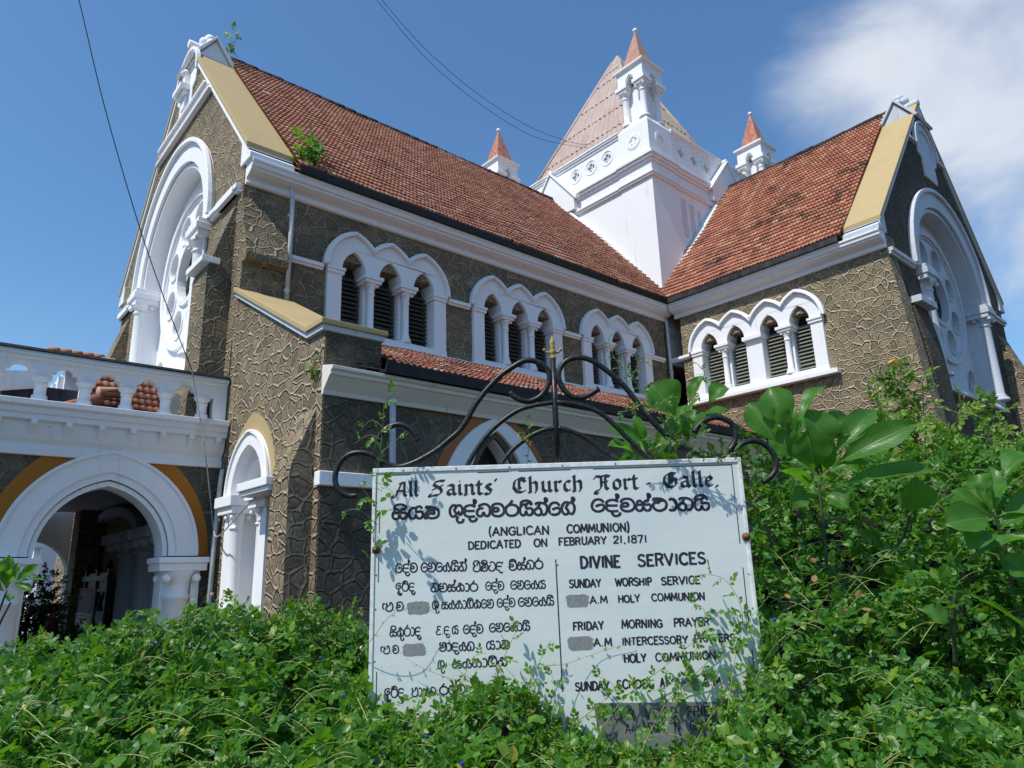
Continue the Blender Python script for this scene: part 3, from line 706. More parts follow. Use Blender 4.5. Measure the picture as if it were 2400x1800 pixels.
# the blind arched window with its ochre band
ho = arch(bc, 1.06, 3.02, 1.36, 12); hi = arch(bc, .88, 3.02, 1.04, 12)
mb = MB(); mb.prism(FA, ho + hi[::-1], .002, .014); ob = mb.build('painted_band', M['ochre'], church)
mb = MB(); mb.prism(FA, arch(bc, .90, 3.02, 1.06, 12) + arch(bc, .66, 3.02, .80, 12)[::-1], -.3, .07)
for s in (-1, 1):
    a, b = sorted((bc + s * .60, bc + s * .88)); mb.box(FA, a, b, .5, 2.9, -.4, .05)
bwn = mb.build('blind_window', M['white'], church)
mb = MB(); mb.prism(FA, band(arch(bc, .86, 3.02, 1.0, 14), .055), .06, .10); mb.prism(FA, arch(bc, .68, 3.02, .82, 12) + arch(bc, .50, 3.02, .60, 12)[::-1], -.42, -.12); mb.build('hood_mould', M['white'], bwn, bevel=.008)
mb = MB(); mb.prism(FA, [(bc - .66, .5), (bc + .66, .5), (bc + .66, 3.1)] + list(reversed(arch(bc, .66, 3.1, .8, 9)))[1:], -.5, -.44); mb.build('blind_backing', M['white'], bwn)
for s in (-1, 1):
    mb = MB(); cu = bc + s * .56; mould_cols(mb, FA, cu, -.04, 1.05, 2.72, .10); mb.box(FA, cu - .2, cu + .2, .5, 1.05, -.3, .10)
    a, b = sorted((bc + s * .34, bc + s * 1.02)); mb.box(FA, a, b, 2.72, 2.84, -.4, .14); mb.box(FA, a - .04, b + .04, 2.84, 3.02, -.4, .19); mb.build('jamb_column', M['white'], bwn, bevel=.01)
mb = MB(); mb.box(FA, bc - .16, bc + .16, .6, 3.3, -.44, -.30); mb.build('mullion', M['white'], bwn, bevel=.03)
FD = Fr((0, YA, 0), (1, 0, 0), Z); dc = 7.66
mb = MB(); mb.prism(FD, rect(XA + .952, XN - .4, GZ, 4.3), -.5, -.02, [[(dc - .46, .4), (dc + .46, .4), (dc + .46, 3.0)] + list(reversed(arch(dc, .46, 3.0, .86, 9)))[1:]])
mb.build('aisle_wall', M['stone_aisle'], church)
mb = MB(); mb.prism(FD, rect(XA + .02, XA + .93, GZ, 5.11), .0, .012); mb.build('aisle_return', M['stone_black2'], church)  # thin facing of darker stone on the end wall's side
ac = [(0, 4.16), (.05, 4.16), (.07, 4.22), (.24, 4.40), (.27, 4.41), (.27, 4.46), (.32, 4.48), (.32, 4.53), (0, 4.60)]
fo = Fr((0, YA, 0), (0, -1, 0), Z); mb = MB(); sweep(mb, fo, ac, -(XN - .01), -(XA - .02)); mb.build('aisle_cornice', M['cream'], church, bevel=.006)
mb = MB(); mb.prism(fo, [(.12, 4.60), (.40, 4.535), (.43, 4.70), (.40, 4.70), (.36, 4.58), (.12, 4.66)], -(XN - .5), -(XA + .8)); mb.build('gutter', M['gutter'], church)
AS = math.hypot(YN - (YA - .38), 6.50 - 4.66)
tiled_pitch('aisle_roof', 'tile_old', (XA + .95, YA - .38, 4.66), (1, 0, 0), (0, YN - YA + .38, 1.84), XN - XA - 1.0, AS, row=.25, wave=.112, amp=.024, lift=.035)
mb = MB(); mb.add([(XA + .5, YA - .2, 4.62), (XN, YA - .2, 4.62), (XN, YN, 6.44), (XA + .5, YN, 6.44)], [(0, 1, 2, 3)]); mb.build('roof_deck', M['dark'], church)
mb = MB(); mb.prism(FD, arch(dc, 1.36, 2.6, 1.76, 12) + arch(dc, 1.0, 2.6, 1.4, 12)[::-1], -.019, -.005); mb.build('painted_band', M['terracotta'], church)
mb = MB(); mb.prism(FD, arch(dc, 1.18, 2.6, 1.60, 12) + arch(dc, .62, 2.95, 1.02, 12)[::-1], -.3, .05); mb.prism(FD, arch(dc, .64, 2.95, 1.04, 12) + arch(dc, .44, 3.0, .84, 12)[::-1], -.35, -.08)
for s in (-1, 1):
    a, b = sorted((dc + s * .46, dc + s * 1.15)); mb.box(FD, a, b, .4, 2.6, -.3, .045)
aw_ = mb.build('aisle_window', M['white'], church, bevel=.01)
mb = MB(); mb.box(FD, dc - .5, dc + .5, .4, 3.9, -.49, -.42); mb.build('backing', M['door'], aw_)
mb = MB(); mb.box(FD, XA - .05, 5.45, 2.86, 3.06, -.05, .11); mb.build('string_course', M['white'], church, bevel=.012)
mb = MB(); mb.box(FD, XA - .2, 12, GZ, .72, -.1, .22, top=(0, .05)); mb.build('plinth', M['white'], church, bevel=.02)

# downpipes
def pipe(pts, r=.045, mat='pipe', nm='downpipe'):
    mb = MB(); mb.tube(pts, r, 10); p0 = pts[0]
    for z in (.25, .6, .9):
        a = Vector(pts[0]).lerp(Vector(pts[-1]), z); mb.tube([a - Vector((0, 0, .03)), a + Vector((0, 0, .03))], r * 1.35, 10)
    return mb.build(nm, M[mat], church)
pipe([(5.34, YN - .22, 9.45), (5.34, YN - .30, 9.2), (5.335, YN - .32, 8.4), (5.33, YN - .30, 6.9)])
pipe([(XN - .10, YN - .10, 9.4), (XN - .11, YN - .12, 8.2), (XN - .12, YN - .14, 6.4)], .055)
pipe([(5.55, YA - .10, 4.3), (5.55, YA - .12, 3.2), (5.55, YA - .12, 0)], .05)

pipe([(4.40, 12.86, 3.55), (4.37, 12.84, 3.3), (4.345, 12.84, 2.2), (4.33, 12.84, 0)], .04)
# ---- tower over the crossing
X0, X1, Y0, Y1 = 18.30, 27.6, 13.10, 22.4
tcx, tcy = (X0 + X1) / 2, (Y0 + Y1) / 2
tower = []
mb = MB(); mb.box(WORLD, X0, X1, Y0, Y1, 8.0, 15.66)
TF = [Fr((X0, 0, 0), (0, -1, 0), Z), Fr((0, Y0, 0), (1, 0, 0), Z), Fr((X1, 0, 0), (0, 1, 0), Z), Fr((0, Y1, 0), (-1, 0, 0), Z)]
spans = [(-Y1, -Y0), (X0, X1), (Y0, Y1), (-X1, -X0)]; ridges = [-YC, XC, YC, -XC]
mb.build('tower', M['white'], church, bevel=.02)
for f, (a, b), rc in zip(TF, spans, ridges):
    # corner pilaster strips stand a little proud of the wall
    for u0, u1 in ((a + .0, a + 1.34), (b - 1.34, b)): mb = MB(); mb.box(f, u0, u1 + (.05 if u1 == b else 0), 9.0, 14.80, .0, .05); mb.build('pilaster', M['white'], church, bevel=.01)
    mb = MB()                                                      # band below and cornice above the zigzag frieze
    for u0, u1, e in ((a, a + 1.36, .12), (a + 1.36, b - 1.36, .07), (b - 1.36, b, .12)):
        for z0, z1, o in ((14.80, 14.87, .02), (14.87, 14.94, .06), (15.36, 15.46, .03), (15.46, 15.56, .10), (15.56, 15.66, .16)): mb.box(f, u0, u1 + (e + o if u1 == b else 0), z0, z1, .0, e + o)
        mb.box(f, u0, u1 + (e - .035 if u1 == b else 0), 14.94, 15.36, 0, e - .035)
    mb.build('tower_cornice', M['white'], church, bevel=.01)
    mb = MB(); u = a + .12; k = 0                                  # raised teeth and pierced crescents
    while u < b - .3:
        e = .085 if (u < a + 1.3 or u > b - 1.6) else .035
        w = .37
        mb.prism(f, [(u, 14.945), (u + w, 14.945), (u + w / 2, 15.25)], e - .036, e + .012); u += w + .05
    mb.build('zigzag_frieze', M['white'], church)
    # parapet, pierced with quatrefoils, moulded rail
    cs_, q = [], .185
    for i in range(3): cs_ += [a + 1.34 + .60 + i * .81, b - 1.34 - .60 - i * .81]
    mb = MB(); mb.prism(f, rect(a + 1.3, b - 1.3, 15.95, 16.98), -.30, -.02, [foil((u, 16.48), q) for u in cs_]); par = mb.build('parapet', M['white'], church, bevel=.008)
    mb = MB()
    for u in cs_: mb.prism(f, circ((u, 16.48), .30, 24), -.03, .002, [circ((u, 16.48), .268, 24)])
    mb.box(f, a + 1.3, b - 1.3, 15.66, 15.80, -.3, .09); mb.box(f, a + 1.3, b - 1.3, 15.80, 15.96, -.3, .035)
    mb.box(f, a + 1.3, b - 1.3, 16.96, 17.06, -.30, .02); mb.box(f, a + 1.3, b - 1.3, 17.06, 17.14, -.34, .07); mb.box(f, a + 1.3, b - 1.3, 17.14, 17.22, -.38, .11, top=(0, .06)); mb.build('parapet_rail', M['white'], par, bevel=.01)
    mb = MB(); mb.box(f, a + .4, b - .4, 15.7, 17.0, -.24, -.085); mb.build('parapet_backing', M['white_old'], par)
    # gablet over each ridge
    mb = MB(); g0 = 1.20
    mb.prism(f, [(rc - g0, 15.0), (rc + g0, 15.0), (rc + g0, 15.5), (rc + .02, 17.00), (rc - .02, 17.00), (rc - g0, 15.5)], .001, .235); gb = mb.build('gablet', M['white'], church, bevel=.01)
    mb = MB(); mb.prism(f, band([(rc - g0 - .12, 15.36), (rc, 16.98), (rc + g0 + .12, 15.36)], .10), .0, .30); mb.tube([f(rc, 17.06, .26), f(rc, 17.06, -.2)], .11, 10); mb.build('gablet_mould', M['white'], gb, bevel=.01)
mb_ = [(20.05, .16, 13.05, 14.50), (20.55, .15, 13.0, 14.42), (21.0, .13, 13.2, 14.3), (21.45, .13, 13.55, 14.2), (21.9, .08, 13.8, 14.1)]
for i, (x, w, z0, z1) in enumerate(mb_):                            # grey damp patches left under the tower band
    r = random.Random(i); L = [(x - w + r.uniform(-.03, .03), z0 + (z1 - z0) * t / 9) for t in range(10)]; Rr = [(x + w + r.uniform(-.04, .03), z1 - (z1 - z0) * t / 9) for t in range(10)]
    mb = MB(); mb.prism(Fr((0, Y0, 0), (1, 0, 0), Z), (L + [(x, z1 + .06)] + Rr + [(x, z0 - .1)])[::-1], .0, .003); mb.build('damp_patch', M['damp'], church)
# weather fillet where the roofs meet the tower
for (p0, p1) in (((X0, YN + .02, 10.28), (X0, YC, 16.0)),):
    mb = MB(); f = Fr((X0, 0, 0), (0, -1, 0), Z)
    mb.prism(f, [(-YN - .0, 10.0), (-YN, 10.42), (-YC, 16.12), (-YC, 15.72)], .0, .20); mb.build('weather_fillet', M['white'], church, bevel=.06)
f = Fr((0, Y0, 0), (1, 0, 0), Z); mb = MB(); mb.prism(f, [(XN + .02, 10.0), (XC, 15.72), (XC, 16.12), (XN + .02, 10.42)], 0, .26); mb.build('weather_fillet', M['white'], church, bevel=.06)
mb = MB(); mb.tube([(24.35, Y0 - .02, 16.75), (24.35, Y0 - .22, 16.75), (24.35, Y0 - .26, 16.7), (24.35, Y0 - .26, 15.0)], .055, 10); mb.build('overflow_pipe', M['pipe'], church)
mb = MB(); mb.tube([(X0 - .02, 19.1, 16.3), (X0 - .22, 19.1, 16.3), (X0 - .26, 19.1, 16.25), (X0 - .26, 19.1, 15.0)], .05, 10); mb.build('overflow_pipe', M['pipe'], church)

# pinnacles on the four corners
def pinnacle(cx, cy, mat):
    f = Fr((cx, cy, 0), (1, 0, 0), Z); h = .605
    mb = MB(); mb.lathe(f, 0, 0, [(h + .07, 15.66), (h + .07, 17.06), (h - .02, 17.22), (h - .12, 17.36)], sq=True); mb.lathe(f, 0, 0, [(.30, 17.34), (.30, 19.0)], sq=True)
    p = mb.build('pinnacle', M['white'], church, bevel=.012)
    for k in range(4):
        fk = [Fr((cx, cy, 0), d, Z) for d in ((1, 0, 0), (0, 1, 0), (-1, 0, 0), (0, -1, 0))][k]
        mb = MB(); mb.prism(fk, circ((0, 16.45), .27, 24), h + .065, h + .095, [foil((0, 16.45), .18)]); mb.prism(fk, circ((0, 16.45), .31, 24), h + .06, h + .088, [circ((0, 16.45), .275, 24)]); mb.build('roundel', M['white'], p)
        mb = MB(); a, b = ((1, 1), (-1, 1), (-1, -1), (1, -1))[k]; mould_cols(mb, f, a * .40, b * .40, 17.33, 18.72, .125)
        mb.box(f, a * .40 - .22, a * .40 + .22, 18.72, 18.82, b * .40 - .22, b * .40 + .22); mb.box(f, a * .40 - .27, a * .40 + .27, 18.82, 18.97, b * .40 - .27, b * .40 + .27); mb.build('column', M['white'], p, bevel=.01)
        mb = MB(); ar = arch(0, .17, 18.97, .28, 7); mb.prism(fk, [(-.575, 18.97)] + ar + [(.575, 18.97), (.575, 19.5), (-.575, 19.5)], .30, .58); mb.prism(fk, band(arch(0, .2, 19.0, .31, 7), .04), .57, .61); mb.build('head_arch', M['white'], p)
    mb = MB(); mb.lathe(f, 0, 0, [(.57, 19.46), (.60, 19.52), (.60, 19.56), (.68, 19.60), (.69, 19.67), (.62, 19.73), (.4, 19.78)], sq=True); mb.build('cap', M['white'], p, bevel=.008)
    mb = MB(); mb.lathe(f, 0, 0, [(.46, 19.72), (.025, 21.5)], sq=True); mb.build('spirelet', M[mat], p)
    mb = MB(); mb.ball((cx, cy, 21.57), .095, 14, 10); mb.lathe(f, 0, 0, [(.05, 21.4), (.035, 21.52)], 8); mb.build('ball', M['white'], p)
pinnacle(18.905, 13.705, 'cone_pale'); pinnacle(18.85, 21.80, 'cone'); pinnacle(27.05, 13.705, 'cone'); pinnacle(27.05, 21.80, 'cone')
# pyramid spire of corrugated sheet with lapped courses
hb, zt, zb, hk = 3.78, 24.75, 16.6, .20
for k, (d, mt) in enumerate((((-1, 0), 'spire'), ((0, -1), 'spire_tan'), ((1, 0), 'spire'), ((0, 1), 'spire'))):
    o = Vector((tcx, tcy, 0)); D = Vector((d[0], d[1], 0)); T = Vector((-d[1], d[0], 0)); mb = MB(); nC = 6
    for i in range(nC):
        t0, t1 = i / nC, (i + 1) / nC; z0, z1 = zb + (zt - zb) * t0, zb + (zt - zb) * t1; h0, h1 = hb + (hk - hb) * t0, hb + (hk - hb) * t1
        lift = .022; ns = max(4, int(h0 * 2 / .15)); V = []
        for row, (z, h, l) in enumerate(((z0, h0, 0), (z0, h0, lift), (z1, h1, 0.0))):
            for j in range(ns + 1):
                s = -1 + 2 * j / ns; wv = .022 * (1 if j % 2 else -1) if 0 < j < ns else 0
                V.append(o + D * (h + l + wv * (row > 0)) + T * (s * h) + Vector((0, 0, z)))
        Fc = []
        for r in range(2):
            for j in range(ns): Fc.append((r * (ns + 1) + j, r * (ns + 1) + j + 1, (r + 1) * (ns + 1) + j + 1, (r + 1) * (ns + 1) + j))
        mb.add(V, Fc)
    mb.build('spire_face', M[mt], church)
for a, b in ((-1, -1), (-1, 1), (1, -1), (1, 1)):
    mb = MB(); mb.tube([(tcx + a * (hb + .02), tcy + b * (hb + .02), zb), (tcx + a * hk, tcy + b * hk, zt + .02)], .085, 6); mb.build('hip_capping', M['spire'], church)
mb = MB(); mb.lathe(Fr((tcx, tcy, 0), (1, 0, 0), Z), 0, 0, [(.52, 24.1), (.24, 24.78), (.06, 25.15), (.02, 25.2)], sq=True)
mb.build('spire_cap', M['spire'], church)

# ---- entrance porch along the west front
YP = 13.05; FP = Fr((0, YP, 0), (1, 0, 0), Z); pc = 2.68
XL = -.15
mb = MB(); mb.prism(FP, [(XL, GZ), (pc - 1.46, GZ), (pc - 1.46, 2.07), (pc - .99, 2.07)] + arch(pc, .99, 2.07, 1.20, 14)[1:-1] + [(pc + .99, 2.07), (pc + 1.46, 2.07), (pc + 1.46, GZ), (XW - .01, GZ), (XW - .01, 3.9), (XL, 3.9)], -.5, -.03)
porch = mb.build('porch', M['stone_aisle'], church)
mb = MB(); mb.prism(FP, [p for p in arch(pc, 1.65, 2.07, 2.05, 22) if p[1] < 3.75] + [p for p in arch(pc, 1.42, 2.07, 1.64, 18)[::-1]], -.029, -.012); mb.build('painted_band', M['orange'], porch)
mb = MB(); mb.prism(FP, arch(pc, 1.46, 2.07, 1.68, 18) + arch(pc, 1.12, 2.07, 1.34, 18)[::-1], -.2, .045); mb.prism(FP, arch(pc, 1.14, 2.07, 1.36, 18) + arch(pc, 1.0, 2.07, 1.22, 18)[::-1], -.3, .012); mb.prism(FP, arch(pc, 1.02, 2.07, 1.24, 18) + arch(pc, .92, 2.07, 1.12, 18)[::-1], -.52, -.035)
mb.build('porch_arch', M['white'], porch)
mb = MB(); mb.prism(FP, band(arch(pc, 1.41, 2.07, 1.63, 18), .055), .04, .075); mb.build('hood_mould', M['white'], porch, bevel=.01)
for s in (-1, 1):
    mb = MB(); cu = pc + s * 1.20
    mb.lathe(FP, cu, -.10, [(.30, GZ), (.30, .0), (.24, .05), (.26, .10), (.205, .14), (.20, 1.36), (.225, 1.38), (.225, 1.43), (.20, 1.45), (.21, 1.62), (.29, 1.78), (.31, 1.82)], 20)
    for a in (-1, 1):
        for b in (-1, 1): mb.ball(FP(cu + a * .24, 1.70, -.10 + b * .24), .075, 10, 7)
    mb.build('column', M['white'], porch)
    mb = MB(); a, b = sorted((pc + s * .93, pc + s * 1.55)); mb.box(FP, a + .02, b - .02, GZ, 1.82, -.5, -.12)
    a, b = sorted((pc + s * .84, pc + s * 1.60)); mb.box(FP, a, b, 1.82, 1.95, -.52, .17); mb.box(FP, a - .03, b + .02, 1.95, 2.045, -.53, .21); a, b = sorted((pc + s * 1.40, pc + s * 1.53)); mb.box(FP, a, b, GZ, 1.82, -.3, .03); mb.build('pier', M['white'], porch, bevel=.012)
pc2 = [(-.03, 3.60), (.05, 3.60), (.06, 3.70), (.02, 3.72), (.02, 3.78), (.08, 3.86), (.13, 4.0), (.14, 4.10), (.22, 4.12), (.22, 4.2), (.25, 4.22), (.25, 4.30), (.31, 4.33), (.31, 4.42), (.0, 4.45)]
fo = Fr((0, YP, 0), (0, -1, 0), Z); mb = MB(); sweep(mb, fo, pc2, -(XW - .006), -XL); mb.build('porch_cornice', M['trim'], porch, bevel=.008)
x = XW - .18 - .46 * 9
while x < XW - .1:
    mb = MB(); mb.prism(Fr((x, YP, 0), (0, -1, 0), Z), [(.02, 3.86), (.10, 3.9), (.235, 4.08), (.235, 4.14), (.02, 4.14)], -.045, .045); mb.ball((x, YP - .20, 4.075), .052, 8, 6); mb.build('bracket', M['white'], porch, bevel=.008); x += .464
# balustrade: dwarf columns with trefoil heads between them
bx = [4.03 - .62 * i for i in range(7)]
topz = 5.06; hl = []
for i in range(6):
    c = (bx[i] + bx[i + 1]) / 2
    hl.append([(c - .17, 4.86), (c - .20, 4.90), (c - .175, 4.945), (c - .115, 4.955), (c - .115, 5.0), (c - .06, 5.035), (c, 5.045), (c + .06, 5.035), (c + .115, 5.0), (c + .115, 4.955), (c + .175, 4.945), (c + .20, 4.90), (c + .17, 4.86)])
plate = [(bx[-1] - .2, 4.86)]
for h in reversed(hl): plate += h
plate += [(bx[0] + .17, 4.86), (bx[0] + .17, 4.44), (XW - .007, 4.44), (XW - .007, 5.12), (bx[-1] - .2, 5.12)]
mb = MB(); mb.prism(FP, plate, -.16, .06); bal = mb.build('balustrade', M['trim'], porch, bevel=.01)
mb = MB(); mb.box(FP, XL, XW - .008, 5.10, 5.16, -.2, .10); mb.box(FP, XL, XW - .008, 5.16, 5.235, -.24, .15, top=(0, .03)); mb.build('rail', M['white'], porch, bevel=.01)
mb = MB(); mb.box(FP, XL, XW - .008, 5.236, 5.285, -.25, .17, top=(0, .04)); mb.build('rail_felt', M['gutter'], porch)
for x in bx:
    mb = MB(); mb.lathe(FP, x, -.05, [(.125, 4.44), (.125, 4.50), (.105, 4.52), (.115, 4.545), (.085, 4.565), (.085, 4.72), (.10, 4.73), (.10, 4.745), (.088, 4.755), (.105, 4.79), (.14, 4.82), (.14, 4.862)], 16); mb.build('baluster', M['white'], porch)
mb = MB(); mb.box(WORLD, XL, XW, YP + .48, YF - .4, 3.55, 3.75); mb.box(WORLD, XL, XL + .4, YP + .5, YF - .6, GZ, 3.55); mb.build('porch_slab', M['white_old'], porch)  # unseen front wall, its doorway closed to keep sunlight out of the porch
mb = MB(); mb.box(WORLD, XL, XW, YP + .05, YF, GZ, GZ + .1); mb.build('porch_floor', M['white_old'], porch)
# far side arch of the porch, and the west door leaves inside
FQ = Fr((0, YF - .2, 0), (1, 0, 0), Z)
mb = MB(); qc = 3.12; mb.prism(FQ, [(XL, GZ), (qc - .72, GZ), (qc - .72, 1.9)] + arch(qc, .72, 1.9, .9, 12)[1:-1] + [(qc + .72, 1.9), (qc + .72, GZ), (XW, GZ), (XW, 3.6), (XL, 3.6)], -.4, 0); mb.build('far_arch', M['white_old'], porch)
FG = Fr((XW - .40, 0, 0), (0, -1, 0), Z)
mb = MB(); mb.box(FG, -23.2, -18.55, GZ + .1, 1.92, -.08, 0); door = mb.build('door', M['door'], church)
for i in range(5):
    u = -23.15 + i * 1.14
    mb = MB(); mb.box(FG, u - .06, u + .06, GZ + .1, 2.02, 0, .05); mb.lathe(FG, u, .02, [(.06, 2.0), (.085, 2.06), (.05, 2.12), (.01, 2.2)], 8); mb.build('door_post', M['door'], door)
mb = MB(); mb.box(FG, -23.2, -18.55, 1.74, 1.86, .0, .06); mb.box(FG, -23.2, -18.55, 1.5, 1.56, 0, .04); mb.box(FG, -23.2, -18.55, .9, .98, 0, .04)
for i in range(4):
    u = -22.6 + i * 1.14
    for s in (-1, 1): mb.tube([FG(u - .3 * s, 1.02, .02), FG(u + .3 * s, 1.48, .02)], .025, 6)
mb.build('door_rail', M['door'], door)
for s, cu in ((0, -17.9), (1, -16.5), (0, -15.2)):
    mb = MB(); mould_cols(mb, Fr((XW - .15, 0, 0), (0, -1, 0), Z), cu, .0, GZ, 2.5, .26); mb.box(FG, cu - .45, cu + .45, 2.5, 2.7, -.2, .3); mb.build('portal_column', M['white_old'], church)
mb = MB(); f = Fr((XW - .12, 0, 0), (0, -1, 0), Z); mb.prism(f, arch(-20.3, 2.9, 2.7, 0.8, 10) + arch(-20.3, 2.5, 2.7, .6, 10)[::-1], -.2, .1); mb.build('portal_arch', M['white_old'], church)

# sign scrollwork, lettering and leaf positions (sign plane metres; world metres)
SCROLL={
 'L':[(-0.013,2.576),(0.024,2.542),(0.087,2.523),(0.152,2.547),(0.199,2.609),(0.211,2.668),(0.185,2.723),(0.128,2.755),(0.07,2.757),(0.004,2.722),(-0.062,2.677),(-0.115,2.625),(-0.167,2.567),(-0.213,2.503),(-0.252,2.433),(-0.297,2.369),(-0.361,2.314),(-0.424,2.265),(-0.486,2.229),(-0.549,2.199),(-0.611,2.181),(-0.661,2.187),(-0.711,2.214),(-0.744,2.268),(-0.745,2.313),(-0.727,2.363),(-0.683,2.401),(-0.626,2.415),(-0.575,2.394),(-0.537,2.354),(-0.524,2.319)],
 'L2':[(-0.733,2.177),(-0.74,2.224),(-0.775,2.25),(-0.832,2.265),(-0.894,2.257),(-0.943,2.218),(-0.966,2.162),(-0.967,2.106),(-0.937,2.056),(-0.893,2.033),(-0.85,2.032)],
 'R':[(0.482,2.583),(0.425,2.549),(0.373,2.534),(0.317,2.552),(0.275,2.606),(0.261,2.667),(0.28,2.72),(0.327,2.759),(0.393,2.767),(0.456,2.745),(0.518,2.699),(0.579,2.643),(0.632,2.582),(0.678,2.514),(0.724,2.441),(0.77,2.381),(0.822,2.322),(0.88,2.269),(0.939,2.229),(1.011,2.198),(1.078,2.184),(1.142,2.198),(1.19,2.24),(1.212,2.297),(1.203,2.355),(1.162,2.388),(1.107,2.4),(1.048,2.382),(1.007,2.348),(0.988,2.32)],
 'R2':[(1.194,2.165),(1.199,2.208),(1.235,2.245),(1.287,2.263),(1.342,2.255),(1.388,2.215),(1.412,2.164),(1.409,2.114),(1.382,2.072),(1.328,2.036)],
 'A1':[(-0.259,2.168),(-0.211,2.252),(-0.14,2.345),(-0.056,2.42),(0.035,2.476),(0.118,2.499),(0.182,2.507),(0.227,2.512)],
 'A2':[(-0.078,2.169),(-0.023,2.24),(0.041,2.295),(0.112,2.337),(0.176,2.361),(0.233,2.369)],
 'B1':[(0.245,2.512),(0.327,2.502),(0.409,2.48),(0.483,2.442),(0.543,2.388),(0.601,2.322),(0.659,2.257),(0.705,2.198),(0.731,2.173)],
 'B2':[(0.244,2.369),(0.307,2.351),(0.38,2.316),(0.441,2.27),(0.5,2.217),(0.553,2.175)],
 'ST':[(0.237,2.169),(0.234,2.385),(0.234,2.515),(0.234,2.748)],
 'FN':[(0.232,2.769),(0.188,2.811),(0.283,2.808),(0.238,2.895),(0.234,2.823)],
}
LATIN=[
 ('(ANGLICAN',(-0.146, 1.801),(0.17, 1.8),0.0400),
 ('COMMUNION)',(0.264, 1.803),(0.592, 1.802),0.0410),
 ('DEDICATED',(-0.254, 1.734),(0.019, 1.737),0.0370),
 ('ON',(0.089, 1.737),(0.158, 1.737),0.0370),
 ('FEBRUARY',(0.219, 1.74),(0.467, 1.741),0.0370),
 ('21,1871',(0.503, 1.742),(0.681, 1.741),0.0370),
 ('DIVINE',(0.327, 1.622),(0.531, 1.621),0.0560),
 ('SERVICES',(0.624, 1.622),(0.975, 1.627),0.0560),
 ('SUNDAY',(0.263, 1.526),(0.426, 1.526),0.0370),
 ('WORSHIP',(0.5, 1.527),(0.688, 1.526),0.0370),
 ('SERVICE',(0.738, 1.526),(0.936, 1.527),0.0370),
 ('A.M',(0.366, 1.445),(0.454, 1.447),0.0340),
 ('HOLY',(0.51, 1.445),(0.62, 1.446),0.0350),
 ('COMMUNION',(0.682, 1.448),(0.952, 1.446),0.0350),
 ('FRIDAY',(0.272, 1.318),(0.427, 1.319),0.0370),
 ('MORNING',(0.519, 1.321),(0.725, 1.32),0.0370),
 ('PRAYER',(0.784, 1.321),(0.962, 1.322),0.0370),
 ('A.M',(0.373, 1.239),(0.463, 1.239),0.0350),
 ('INTERCESSORY',(0.515, 1.239),(0.846, 1.24),0.0350),
 ('PRAYERS',(0.881, 1.243),(1.085, 1.242),0.0340),
 ('HOLY',(0.519, 1.157),(0.629, 1.158),0.0380),
 ('COMMUNION',(0.678, 1.159),(0.98, 1.162),0.0360),
 ('SUNDAY',(0.269, 1.033),(0.436, 1.034),0.0380),
 ('SCHOOL',(0.476, 1.037),(0.655, 1.038),0.0380),
 ('AT',(0.692, 1.04),(0.732, 1.04),0.0380),
 ('A.M',(0.902, 1.04),(0.994, 1.041),0.0350),
 ('VICAR  VEN D  FRIEN',(0.394, 0.895),(0.978, 0.902),0.0500),
 ('A     COM   N   GALLE',(0.503, 0.834),(0.955, 0.841),0.0460),
]
BLACK=[
 ('All',(-0.643, 2.018),(-0.516, 2.017),0.0810),
 ("Saints'",(-0.45, 2.019),(-0.093, 2.015),0.0800),
 ('Church',(-0.021, 2.02),(0.368, 2.019),0.0810),
 ('Fort',(0.432, 2.019),(0.66, 2.02),0.0820),
 ('-',(0.696, 2.018),(0.724, 2.018),0.0820),
 ('Galle.',(0.783, 2.023),(1.083, 2.02),0.0820),
]
